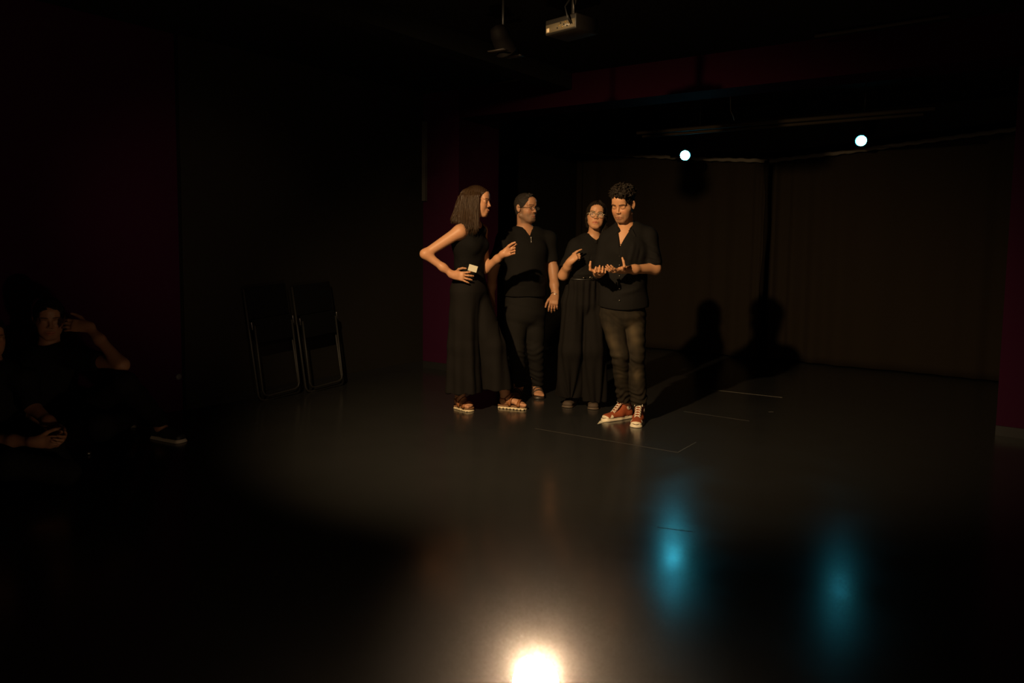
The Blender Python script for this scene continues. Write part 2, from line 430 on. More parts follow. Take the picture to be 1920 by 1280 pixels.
# depth of column (along U) so that it ends at screen x=931
def sx(P):
    d = P - np.array([0, 0, CAMH]); return 960 + FPX * (d @ _r) / (d @ _f)
def sy(P):
    d = P - np.array([0, 0, CAMH]); return CY - FPX * (d @ _u) / (d @ _f)
while sx(Lc + U * colU) < 931 and colU < 4: colU += .02
Bk = G(1505, 682)                                          # point on the curtain line
backU = float((Bk - Lc) @ U)
Rc = G(1866, 815)                                          # right column, left edge
rv = float((Rc - Lc) @ V)                                  # negative: to the right
ru = float((Rc - Lc) @ U)
def RP(u, v, z=0): return Lc + U * u + V * v + Zv * z
def wall_box(name, u0, u1, v0, v1, z0, z1, m, kind='structure'):
    bm = bmesh.new(); c = RP((u0 + u1) / 2, (v0 + v1) / 2, (z0 + z1) / 2)
    add_box(bm, c, U, V, Zv, (abs(u1 - u0) / 2, abs(v1 - v0) / 2, (z1 - z0) / 2))
    o = from_bm(name, bm, m, smooth=False)
    if kind: o['kind'] = kind
    return o
wv = float((Lw - Lc) @ V)                                  # left wall plane (v)
pu1 = float((G(343, 768) - Lc) @ U); pv = float((G(343, 768) - Lc) @ V)    # end of the purple wall
ju = float((G(395, 752) - Lc) @ U)
bm = bmesh.new(); add_box(bm, RP(-3, -2.5, -.05), U, V, Zv, (9, 9, .05)); fl = from_bm('floor', bm, M_floor, smooth=False); fl['kind'] = 'structure'
bm = bmesh.new(); add_box(bm, RP(-3, -2.5, CEIL + .05), U, V, Zv, (9, 9, .05)); o = from_bm('ceiling', bm, M_ceil, smooth=False); o['kind'] = 'structure'
wall_box('wall_left', pu1 + .02, backU + 1.2, wv, wv + .2, 0, CEIL, M_black)
wall_box('wall_left_purple', -9.5, pu1, pv, pv + .2, 0, CEIL, M_purple)
wall_box('wall_left_return', pu1 - .18, pu1, pv + .2, wv + .2, 0, CEIL, M_black)
wall_box('wall_back', backU + .35, backU + .5, wv + .2, rv - 4, 0, CEIL, M_black)
wall_box('wall_column_left', 0, colU, 0, wv, 0, CEIL, M_purple)
wall_box('wall_column_right', ru, ru + .45, rv, rv - 1.6, 0, CEIL, M_purple)
wall_box('wall_right', -9.5, ru, rv - 1.6, rv - 1.75, 0, CEIL, M_black)
wall_box('wall_right_stage', ru + .45, backU + .35, rv - 1.2, rv - 1.35, 0, CEIL, M_black)
wall_box('wall_front', -9.6, -9.5, pv + .2, rv - 1.75, 0, CEIL, M_black)
bz = 1.3 + (sy(RP(0, 0, 1.3)) - 226) * (RP(0, 0)[1]) / FPX
M_beam = noise_mat('dark_red_paint', (.015, .0022, .0062), (.018, .0026, .0075), 2, (.85, .95), spec=.02)
wall_box('wall_beam', 0.0, .35, 0, rv - 1.6, bz, CEIL, M_beam)
wall_box('baseboard_left', ju, -.01, wv - .014, wv, 0, .07, M_dark)
wall_box('baseboard_column_left', -.012, 0, 0, wv - .014, 0, .07, M_dark)
wall_box('baseboard_column_right', ru - .012, ru, rv, rv - 1.6, 0, .07, M_dark)
# ceiling joists
wall_box('trim_1', -3.9, -.02, wv - 1.6, wv - 1.78, CEIL - .14, CEIL, M_ceil)
# pale conduit down the left column edge
zt = 1.3 + (459 - 381) * Lw[1] / FPX
wall_box('trim_2', -.035, 0, wv - .055, wv - .012, zt, bz, M_cream)
# round socket on the purple wall end
bm = bmesh.new(); sp = W(341, 706, RP(pu1 - .03, pv)[1]); add_disc_lathe(bm, RP(pu1 - .03, pv, sp[2]) - V * .001, -V, [(.024, 0), (.024, .008), (.018, .012)], 20)
tag(from_bm('wall_socket', bm, mat('grey_plastic', (.10, .10, .10), .4)), 'small round grey socket at the right end of the purple left wall', 'socket')

# ------------------------------------------------------------------ stage curtains
def curtain(name, v0, v1, ztop, label):
    bm = bmesh.new(); n = int(abs(v1 - v0) / .02); rows = 24; rr = np.random.RandomState(int(abs(v0) * 100) + 3); ph = rr.uniform(0, 6, 4)
    grid = []
    for j in range(rows + 1):
        row = []
        for i in range(n + 1):
            v = v0 + (v1 - v0) * i / n; h = j / rows
            e = min(abs(v - v0), abs(v - v1)); edge = math.exp(-e / .12)
            d = (.018 + .010 * math.sin(v * 2.1 + ph[0])) * math.sin(v * 21 + 2 * math.sin(v * 3.3 + ph[1])) * (1.05 - .5 * h) + .02 * math.sin(v * 5 + ph[2]) + .035 * edge * math.sin(v * 60)
            zt_ = ztop(v)
            row.append(bm.verts.new(RP(backU + .06 + d, v, .012 + (zt_ - .012) * h)))
        grid.append(row)
    for j in range(rows):
        for i in range(n): bm.faces.new((grid[j][i], grid[j][i + 1], grid[j + 1][i + 1], grid[j + 1][i]))
    o = from_bm(name, bm, M_curt); so = o.modifiers.new('thick', 'SOLIDIFY'); so.thickness = .004
    tag(o, label, 'curtain', 'black stage curtains')
    # pale heading tape along the top
    bm = bmesh.new(); pts = []
    for i in range(0, n + 1, 2):
        v = v0 + (v1 - v0) * i / n; pts.append(RP(backU - .025, v, ztop(v) - .01 + .005 * math.sin(v * 40)))
    for sgn in (1,):
        prev = None
        for p in pts:
            a = bm.verts.new(p - Zv * .022); b_ = bm.verts.new(p + Zv * .018); c = bm.verts.new(p + Zv * .018 + U * .012); d_ = bm.verts.new(p - Zv * .022 + U * .012)
            if prev:
                for k in range(4): bm.faces.new((prev[k], prev[(k + 1) % 4], (a, b_, c, d_)[(k + 1) % 4], (a, b_, c, d_)[k]))
            prev = (a, b_, c, d_)
    from_bm('heading_tape', bm, mat('heading_tape', (.12, .105, .085), .9), o)
    return o
seamv = None
def v_at(px):                                              # v coordinate on the curtain plane seen at px
    lo, hi = -14, 6
    for _ in range(40):
        m_ = (lo + hi) / 2
        if sx(RP(backU, m_)) > px: lo = m_
        else: hi = m_
    return lo
seamv = v_at(1427)
def z_at(v, y):                                            # height on curtain plane seen at image row y
    lo, hi = 0, 4
    P0 = RP(backU, v)
    for _ in range(40):
        m_ = (lo + hi) / 2
        if sy(P0 + Zv * m_) > y: lo = m_
        else: hi = m_
    return lo
kn = [(v_at(940), z_at(v_at(940), 268)), (v_at(1130), z_at(v_at(1130), 287)), (v_at(1295), z_at(v_at(1295), 296)), (seamv, z_at(seamv, 300)), (v_at(1560), z_at(v_at(1560), 284)), (v_at(1900), z_at(v_at(1900), 236)), (-12, z_at(v_at(1900), 236))]
kn = sorted(kn)
ztopf = lambda v: float(np.interp(v, [a for a, _ in kn], [b for _, b in kn]))
curtain('stage_curtain', seamv + .01, wv - .05, ztopf, 'long black cloth curtain hanging behind the four performers, left of the seam')
curtain('stage_curtain', seamv - .01, rv - 1.1, ztopf, 'long black cloth curtain at the empty right side of the stage, right of the seam')
# bundled fold at the seam
bm = bmesh.new(); add_tube(bm, [RP(backU - .06 + .006 * math.sin(z * 5), seamv + .012 * math.sin(z * 3), z) for z in np.linspace(.02, ztopf(seamv) - .02, 22)], [.022 + .005 * math.sin(k) for k in range(22)], 10)
tag(from_bm('curtain_tie', bm, mat('curtain_dark', (.010, .008, .006), .95, spec=0)), 'narrow gathered fold of darker cloth hanging where the two stage curtains meet', 'curtain')

# ------------------------------------------------------------------ pipes over the stage
def pipe(px0, y0, px1, z, r, name, label, group=None, m=None):
    Y0 = (z - 1.3) * FPX / (459 + .012 * (px0 - 960) - y0); a = W(px0, y0, Y0); t = 0
    while sx(a - V * t) < px1 and t < 8: t += .02
    bm = bmesh.new(); add_tube(bm, [a, a - V * t], r, 12); o = from_bm(name, bm, m or mat('pipe_grey', (.04, .032, .022), .85, 0, .03)); return tag(o, label, 'pipe', group), a, t
p1, pa, pt = pipe(1195, 249, 1752, 2.50, .022, 'lighting_pipe', 'grey lighting pipe under the stage ceiling, the upper of the pair')
p2_, _, _ = pipe(1205, 256, 1730, 2.46, .014, 'lighting_pipe', 'thin grey pipe just beneath the upper lighting pipe', )
# hangers of the pipe
for k in (.25, .8):
    bm = bmesh.new(); q = pa - V * pt * k; add_tube(bm, [q + Zv * .02, np.array([q[0], q[1], CEIL])], .006, 8); from_bm('pipe_hanger', bm, M_dark, p1)
# dangling cable end by the pipe
bm = bmesh.new(); q = W(1370, 208, 7.0); c_ = W(1377, 226, 7.0); add_tube(bm, [np.array([q[0] - .02, q[1], CEIL]), q, (q + c_) / 2 + [.004, 0, 0], c_], .004, 6)
tag(from_bm('cable_end', bm, mat('cable_grey', (.2, .2, .18), .5)), 'short loose cable end dangling above the upper lighting pipe', 'cable')
# left ceiling strips
def strip(x0, y0, x1, y1, name, label, rad=.012, z=CEIL - .03, m=None):
    a = G(x0, y0, z); b = G(x1, y1, z); bm = bmesh.new(); add_tube(bm, [a, b], rad, 8); return tag(from_bm(name, bm, m or mat('pipe_grey', (0, 0, 0))), label, 'pipe')
strip(917, 158, 1048, 136, 'ceiling_conduit', 'thin conduit under the ceiling left of the projector')
strip(1528, 68, 1780, 30, 'ceiling_conduit', 'thin conduit under the ceiling at the upper right')

# ------------------------------------------------------------------ blue stage lamps
def stage_lamp(px, py, Y, label, strength, aim):
    c = W(px, py, Y); d = nz(aim - c)
    root = empty('stage_spotlight', c, label, 'spotlight', 'blue spotlights over the stage')
    bm = bmesh.new(); add_disc_lathe(bm, c, -d, [(.056, -.002), (.056, .0), (.060, .0), (.062, .10), (.050, .16), (.03, .19), (.0, .2)], 24)
    from_bm('lamp_housing', bm, M_dark, root)
    bm = bmesh.new(); add_disc_lathe(bm, c, d, [(.0525, .001), (.050, .005), (.030, .008), (.0, .010)], 24)
    from_bm('lamp_lens', bm, mat('blue_lens_%d' % strength, (.1, .3, .4), .3, emit=(.07, .76, 1.0), estr=strength), root)
    bm = bmesh.new(); rg = []
    sa = nz(np.cross(d, Zv)); sb = np.cross(sa, d)
    for rr_, hh in ((.0545, -.005), (.0545, .10), (.060, .10), (.0605, -.005)):
        rg.append([bm.verts.new(c + d * hh + (sa * math.cos(2 * math.pi * k / 28) + sb * math.sin(2 * math.pi * k / 28)) * rr_) for k in range(28)])
    for i in range(4):
        A_, B_ = rg[i], rg[(i + 1) % 4]
        for k in range(28): bm.faces.new((A_[k], A_[(k + 1) % 28], B_[(k + 1) % 28], B_[k]))
    bmesh.ops.recalc_face_normals(bm, faces=bm.faces); from_bm('snoot', bm, M_dark, root)
    s = nz(np.cross(d, Zv)); bm = bmesh.new(); h = c - d * .07
    top = np.array([h[0], h[1], c[2] + .15])
    add_tube(bm, [h + s * .068, h + s * .068 + Zv * .09, top, h - s * .068 + Zv * .09, h - s * .068], .006, 8)
    from_bm('yoke', bm, M_dark, root)
    bm = bmesh.new(); add_tube(bm, [top, np.array([top[0], top[1], CEIL])], .007, 8); from_bm('hanger_rod', bm, M_dark, root)
    return c, d
CAM = np.array([0, 0, CAMH])
stage_lamp(1284, 291, 8.75, 'lit pale blue stage spotlight nearer the middle of the stage, left of the pair', 100, CAM + [0.4, 0, -.2])
stage_lamp(1615, 264, 8.0, 'lit pale blue stage spotlight farther right, above the empty stage', 30, CAM + [-.4, 0, .2])

# ------------------------------------------------------------------ foreground floor lantern
HAZE = .0033
LP = W(1004, 1284, 2.10)
root = empty('floor_lantern', (LP[0], LP[1], 0), 'glaring warm white lantern at the bottom edge of the picture', 'lantern')
ld = nz([.02, -.30, .95])
bm = bmesh.new(); add_disc_lathe(bm, LP, -ld, [(.060, -.02), (.064, -.02), (.066, .0), (.066, .10), (.045, .13), (.0, .14)], 28); from_bm('lamp_housing', bm, M_dark, root)
bm = bmesh.new(); add_disc_lathe(bm, LP, ld, [(.066 * math.cos(a), .012 + .070 * math.sin(a)) for a in np.linspace(0, math.pi / 2, 9)], 28)
from_bm('lamp_lens', bm, mat('warm_lens', (.8, .7, .6), .3, emit=(1.0, .66, .38), estr=330), root)
sd = nz(np.cross(ld, Zv)); up_ = np.cross(sd, ld)
bm = bmesh.new(); b0 = LP - ld * .05
add_tube(bm, [b0 + sd * .062, b0 + sd * .066 - Zv * (b0[2] - .02), b0 * [1, 1, 0] + sd * .06 + Zv * .012, b0 * [1, 1, 0] - sd * .06 + Zv * .012, b0 - sd * .066 - Zv * (b0[2] - .02), b0 - sd * .062], .007, 8)
from_bm('yoke', bm, M_dark, root)
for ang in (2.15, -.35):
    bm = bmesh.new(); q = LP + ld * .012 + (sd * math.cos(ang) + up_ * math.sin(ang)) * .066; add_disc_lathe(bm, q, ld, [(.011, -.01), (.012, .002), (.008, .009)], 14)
    from_bm('highlight_bump', bm, mat('bump_glow', (.9, .85, .8), .35, .6, emit=(1, .8, .55), estr=.9), root)  # glow put into these bumps stands for the barn door highlights
for i, (x, y) in enumerate(((1048, 1275),)):
    q = W(x, y, 2.25); bm = bmesh.new(); add_disc_lathe(bm, q, ld, [(.0085, -.012), (.009, .003), (.006, .006)], 14); from_bm('highlight_disc', bm, mat('highlight_glow', (.9, .8, .7), .3, emit=(1, .62, .3), estr=1.0), root)  # glowing disc painted in for a small highlight, no lamp here

# haze volume added to make the glare halo round the lantern
bm = bmesh.new(); bmesh.ops.create_icosphere(bm, subdivisions=4, radius=.62)
for v in bm.verts: v.co = Vector((v.co.x, v.co.y, max(v.co.z, -LP[2] - .008 - ld[2] * .04)))
hz_ = from_bm('haze', bm, bpy.data.materials.new('halo_haze')); hz_.location = LP + ld * .04; hz_['kind'] = 'stuff'
tag(hz_, 'thin haze added for the glare halo around the lantern at the bottom edge', 'haze')
hm_ = hz_.data.materials[0]; hm_.use_nodes = True; nt = hm_.node_tree; nt.nodes.clear()
out = nt.nodes.new('ShaderNodeOutputMaterial'); vs = nt.nodes.new('ShaderNodeVolumeScatter'); tc = nt.nodes.new('ShaderNodeTexCoord')
ln = nt.nodes.new('ShaderNodeVectorMath'); ln.operation = 'LENGTH'
mx = nt.nodes.new('ShaderNodeMath'); mx.operation = 'MAXIMUM'; mx.inputs[1].default_value = .07
pw = nt.nodes.new('ShaderNodeMath'); pw.operation = 'POWER'; pw.inputs[1].default_value = -1.75
fd = nt.nodes.new('ShaderNodeMapRange'); fd.interpolation_type = 'SMOOTHSTEP'; fd.inputs['From Min'].default_value = .35; fd.inputs['From Max'].default_value = .60; fd.inputs['To Min'].default_value = HAZE; fd.inputs['To Max'].default_value = 0
mu = nt.nodes.new('ShaderNodeMath'); mu.operation = 'MULTIPLY'
nt.links.new(tc.outputs['Object'], ln.inputs[0]); nt.links.new(ln.outputs['Value'], mx.inputs[0]); nt.links.new(mx.outputs[0], pw.inputs[0])
nt.links.new(ln.outputs['Value'], fd.inputs['Value']); nt.links.new(pw.outputs[0], mu.inputs[0]); nt.links.new(fd.outputs[0], mu.inputs[1])
nt.links.new(mu.outputs[0], vs.inputs['Density']); vs.inputs['Color'].default_value = (1, 1, 1, 1); nt.links.new(vs.outputs[0], out.inputs['Volume'])

# ------------------------------------------------------------------ projector
pc = W(1072, 52, 4.75); pu = nz(W(1108, 58, 4.62) - W(1035, 66, 4.85)); pu[2] = 0; pu = nz(pu); pn = nz(np.cross(Zv, pu))
root = empty('projector', pc, 'small projector hanging from the ceiling at top centre', 'projector')
bm = bmesh.new(); add_box(bm, pc, pu, pn, Zv, (.125, .10, .045), .008); from_bm('projector_body', bm, mat('projector_case', (.014, .012, .010), .5), root)
fr_s = -1 if (pn @ (CAM - pc)) < 0 else 1
bm = bmesh.new(); fp = pc + pn * fr_s * .1005
add_box(bm, fp - Zv * .010, pu, pn, Zv, (.117, .002, .024)); pp = from_bm('port_panel', bm, mat('port_panel', (.17, .14, .09), .4), root)
bm = bmesh.new(); bj = bmesh.new()
for k in range(9):
    add_disc_lathe(bm if k % 2 else bj, fp + pu * (-.02 + .013 * k) + Zv * (-.018 + .012 * (k % 3)), pn * fr_s, [(.0045, 0), (.0045, .006), (.002, .007)], 10)
from_bm('video_jacks', bm, mat('brass', (.9, .6, .2), .3, 1), pp); from_bm('audio_jacks', bj, M_dark, pp)
bm = bmesh.new(); add_box(bm, fp + pu * -.10 - Zv * .018, pu, pn, Zv, (.011, .004, .012)); from_bm('power_inlet', bm, mat('inlet', (.75, .6, .4), .4), pp)
bm = bmesh.new(); add_tube(bm, [pc + Zv * .045 + pu * .02, np.array([*(pc + pu * .02)[:2], CEIL])], .018, 12); add_box(bm, pc + Zv * .052 + pu * .02, pu, pn, Zv, (.06, .05, .006)); from_bm('ceiling_mount', bm, mat('mount_grey', (.06, .055, .05), .4, .5), root)
bm = bmesh.new(); a = fp + pu * .085 - Zv * .015
for k in (0, 1): add_tube(bm, [a + pu * .012 * k, a + pn * fr_s * .03 + Zv * (.03 + .01 * k), a + pn * fr_s * .02 + Zv * .10 - pu * .03, np.array([*(pc + pu * (.05 - .03 * k))[:2], CEIL])], .004, 6)
from_bm('cable', bm, M_dark, root)
# ceiling lanterns seen edge-on, unlit
def ceiling_fix(px, py, Y, label):
    c = W(px, py, Y); root = empty('unlit_lantern', c, label, 'spotlight')
    bm = bmesh.new(); add_disc_lathe(bm, c, nz([.35, .6, -.7]), [(.0, -.12), (.045, -.10), (.06, -.05), (.062, .05), (.07, .055), (.07, .065)], 20); from_bm('lamp_housing', bm, mat('fixture', (.0025, .002, .002), .7, 0, .05), root)
    for k in (-1, 1):
        bm = bmesh.new(); add_box(bm, c + U * .085 * k + np.array([.02, .03, -.06]), U, V, Zv, (.028, .06, .002)); from_bm('barn_door', bm, mat('barn_door', (.02, .015, .012), .6), root)
    bm = bmesh.new(); add_tube(bm, [c + Zv * .03, np.array([c[0], c[1], CEIL])], .008, 8); from_bm('hanger_rod', bm, M_dark, root)
ceiling_fix(943, 80, 4.9, 'unlit black lantern hanging from the ceiling left of the projector')

# ------------------------------------------------------------------ floor marks
def tape(x0, y0, x1, y1, wd, name, label, col, group=None):
    a, b = G(x0, y0), G(x1, y1); t = nz(b - a); s = np.array([-t[1], t[0], 0]); n = 14; bm = bmesh.new(); prev = None; r = random.Random(x0)
    for i in range(n + 1):
        p = a + (b - a) * i / n; q = [p - s * wd * r.uniform(.6, 1.1), p + s * wd * r.uniform(.6, 1.1)]
        vs = [bm.verts.new(np.array([q[0][0], q[0][1], .0003])), bm.verts.new(np.array([q[0][0], q[0][1], .0011])), bm.verts.new(np.array([q[1][0], q[1][1], .0011])), bm.verts.new(np.array([q[1][0], q[1][1], .0003]))]
        if prev:
            for k in range(4): bm.faces.new((prev[k], vs[k], vs[(k + 1) % 4], prev[(k + 1) % 4]))
        else: bm.faces.new(vs)
        prev = vs
    bm.faces.new(prev[::-1]); bmesh.ops.recalc_face_normals(bm, faces=bm.faces)
    return tag(from_bm(name, bm, mat('mark_' + str(col), (col, col * .93, col * .8), .5), smooth=False), label, 'floor tape', group)
tape(1330, 730, 1467, 745, .0045, 'floor_tape', 'pale line of tape on the floor right of the performers, near the curtain', .20)
tape(1003, 803, 1271, 848, .0030, 'floor_tape', 'long faint line on the floor in front of the red sneakers', .055)
tape(1271, 848, 1305, 829, .0035, 'floor_tape', 'short faint line going back from the end of the long floor line', .07)
tape(1282, 771, 1405, 789, .0030, 'floor_tape', 'faint floor line right of the red sneakers', .055)
tape(1441, 772, 1450, 772, .004, 'floor_tape', 'tiny pale scrap of tape alone on the right side of the floor', .14)
bm = bmesh.new(); a, b, c = G(1120, 795), G(1152, 787), G(1125, 789)
lo3 = [bm.verts.new(np.array([*p[:2], .0005])) for p in (a, b, c)]; hi3 = [bm.verts.new(np.array([*p[:2], .0022])) for p in (a, b, c)]
bm.faces.new(hi3); bm.faces.new(lo3[::-1])
for k in range(3): bm.faces.new((lo3[k], lo3[(k + 1) % 3], hi3[(k + 1) % 3], hi3[k]))
bmesh.ops.recalc_face_normals(bm, faces=bm.faces)
tag(from_bm('paper_scrap', bm, mat('paper', (.75, .7, .55), .6), smooth=False), 'thin cream paper sliver on the floor beneath the left red sneaker', 'paper')
# vinyl seams
tape(1232, 988, 1300, 997, .002, 'floor_seam', 'dark seam across the blue reflection in the floor', .004)

# ------------------------------------------------------------------ folding chairs
def chair(name, base, lean_up, side, nrm, label):
    """folded chair standing against the wall: side = its width axis, lean_up = its long axis, nrm = towards the room"""
    root = empty(name, base, label, 'folding chair', 'folded chairs against the left wall')
    h, w_ = .93, .205; B = np.array(base)
    def loop(z0, z1, off, tilt, ww):
        pts = []; U2 = nz(lean_up + nrm * tilt)
        cr = .05
        for a, b_ in (((-ww, z1)), ((-ww, z0 + cr)), ((-ww + cr * .3, z0 + cr * .3)), ((-ww + cr, z0)), ((ww - cr, z0)), ((ww - cr * .3, z0 + cr * .3)), ((ww, z0 + cr)), ((ww, z1))):
            pts.append(B + side * a + U2 * b_ + nrm * off)
        return pts
    bm = bmesh.new(); add_tube(bm, loop(.0, .92, .02, 0, w_), .009, 10); from_bm('frame', bm, mat('chair_frame', (.035, .034, .032), .45, .3, .3), root)
    bm = bmesh.new(); add_tube(bm, loop(.035, .62, .055, .03, w_ * .90), .008, 10); from_bm('rear_leg_frame', bm, mat('chair_frame', (0, 0, 0)), root)
    bm = bmesh.new(); add_box(bm, B + lean_up * .80 + nrm * .03, side, lean_up, nrm, (.198, .13, .009), .006); from_bm('backrest', bm, M_blackfab, root)
    bm = bmesh.new(); add_box(bm, B + lean_up * .57 + nrm * .055, side, lean_up, nrm, (.19, .10, .012), .008); from_bm('seat', bm, M_blackfab, root)
    for s_ in (-1, 1):
        bm = bmesh.new(); add_box(bm, B + side * s_ * w_ + lean_up * .62 + nrm * .04, side, lean_up, nrm, (.004, .03, .03), .002)
        from_bm('hinge', bm, mat('steel', (0, 0, 0)), root)
for (x0, y0, x1, lab) in ((517, 722, 577, 'folded metal chair with black seat leaning on the dark left wall, the right one'), (434, 736, 497, 'folded black chair leaning on the dark left wall, the left one')):
    pA = G((x0 + x1) / 2, (y0 + 716) / 2 if x0 > 510 else 734)
    v_off = float((pA - Lc) @ V)
    base = RP(float((pA - Lc) @ U), min(v_off, wv - .16), .012)
    gap = wv - float((base - Lc) @ V) - .02
    up = nz(Zv * .93 + V * (gap - .03) * .95 + U * (-.06))
    nr = nz(np.cross(U, up)); nr = nr if nr @ V < 0 else -nr
    chair('folding_chair', base, up, nz(U - up * (U @ up)), nr, lab)
# ================================================================== PEOPLE
X_, Y_, Z_ = np.eye(3)
def cloth(name, c, bumpamt=.25, rough=.85): return mat(name, c, rough, spec=.08, bump=(55, bumpamt, .004, (1, 1, .5)))
C_black = cloth('black_cotton', (.0098, .0091, .0087))
C_tank = cloth('black_jersey', (.0066, .0062, .0060))
C_pants = cloth('black_crepe', (.0100, .0088, .0082))
C_hair_dark = mat('dark_hair', (.013, .009, .006), .6, spec=.18)
C_hair_brown = mat('brown_hair', (.034, .018, .009), .5, spec=.3)
C_hair_grey = mat('grey_hair', (.026, .021, .018), .7, spec=.2)
def skin_mat(n): return mat(n, (.5, .3, .2), .48, spec=.35, attr=True, sss=.12, bump=(220, .08, .001, (1, 1, 1)))
def hairline(c, R, sc, lift=0, temple=0):
    def f(P):
        q = ((P - np.array(c, np.float32)) @ R.T.astype(np.float32)) / sc
        y, z = q[..., 1], q[..., 2]
        zf = -.07 + np.clip((y + .03) / .12, 0, 1) * (.150 + lift) + temple * np.exp(-((y - .03) / .03) ** 2)
        return (zf - z) * sc * .8
    return f
def cap(s, c, R, sc, t=.008):
    L = lambda x, y, z: np.array(c) + (np.array([x, y, z]) * sc) @ R
    s.ell(L(0, -.014, .037), R, (np.array([.074, .094, .082]) + t) * sc, .012)
    s.ell(L(0, .050, .048), R, (np.array([.054, .040, .044]) + t) * sc, .012)
    s.ell(L(0, -.045, -.02), R, (np.array([.055, .05, .06]) + t * .8) * sc, .02)
    return L
def glasses(parent, c, R, sc, m, rim=.022, thick=.0018, name='glasses', h=.9):
    L = lambda x, y, z: np.array(c) + (np.array([x, y, z]) * sc) @ R
    bm = bmesh.new()
    for x in (-1, 1):
        pts = [L(x * .033 + rim * math.cos(a), .103 - .05 * abs(x * .033 + rim * math.cos(a)) ** 1.0 * .5, -.002 + rim * h * math.sin(a)) for a in np.linspace(0, 2 * math.pi, 25)[:-1]]
        add_tube(bm, pts, thick, 6, closed=True)
        add_tube(bm, [L(x * (.033 + rim), .101, .004), L(x * .070, .085, .006), L(x * .080, .02, .004), L(x * .080, -.018, .004), L(x * .078, -.03, -.012)], thick * 1.15, 6)
    add_tube(bm, [L(-.012, .104, .003), L(0, .108, .006), L(.012, .104, .003)], thick, 6)
    o = from_bm(name, bm, m, parent)
    g = mat('lens_glass', (1, 1, 1), .03, spec=.12); g.node_tree.nodes['Principled BSDF'].inputs['Alpha'].default_value = .025
    for x in (-1, 1):
        bl = bmesh.new(); r1 = [bl.verts.new(L(x * .033 + rim * .97 * math.cos(a), .1025 - .025 * abs(x * .033 + rim * math.cos(a)), -.002 + rim * h * .97 * math.sin(a))) for a in np.linspace(0, 2 * math.pi, 25)[:-1]]
        r2 = [bl.verts.new(v.co - Vector(R[1]) * .001) for v in r1]
        bl.faces.new(r1); bl.faces.new(r2[::-1])
        for k in range(24): bl.faces.new((r1[k], r2[k], r2[(k + 1) % 24], r1[(k + 1) % 24]))
        from_bm('lens', bl, g, o)
def button_row(parent, pts, nrm, r=.0055, m=None):
    for p in pts:
        bm = bmesh.new(); add_disc_lathe(bm, p, nrm, [(r, 0), (r, .002), (r * .7, .003)], 12); from_bm('button', bm, m or mat('button', (.09, .08, .07), .3), parent)
def planez(z, sgn=1):
    return lambda P: (z - P[..., 2]) * sgn
SK = {}

def creases(lines):
    """lines: (p0, p1, depth, width) grooves / ridges"""
    def f(P):
        o = np.zeros(len(P))
        for a, b, d, wdt in lines:
            a = np.array(a); b = np.array(b); ab = b - a; t = np.clip(((P - a) @ ab) / (ab @ ab), 0, 1)
            r = np.linalg.norm(P - a - t[:, None] * ab, axis=1); o += d * np.exp(-(r / wdt) ** 2) * np.sin(np.pi * np.clip(t, .03, .97)) ** .5
        return o
    return f

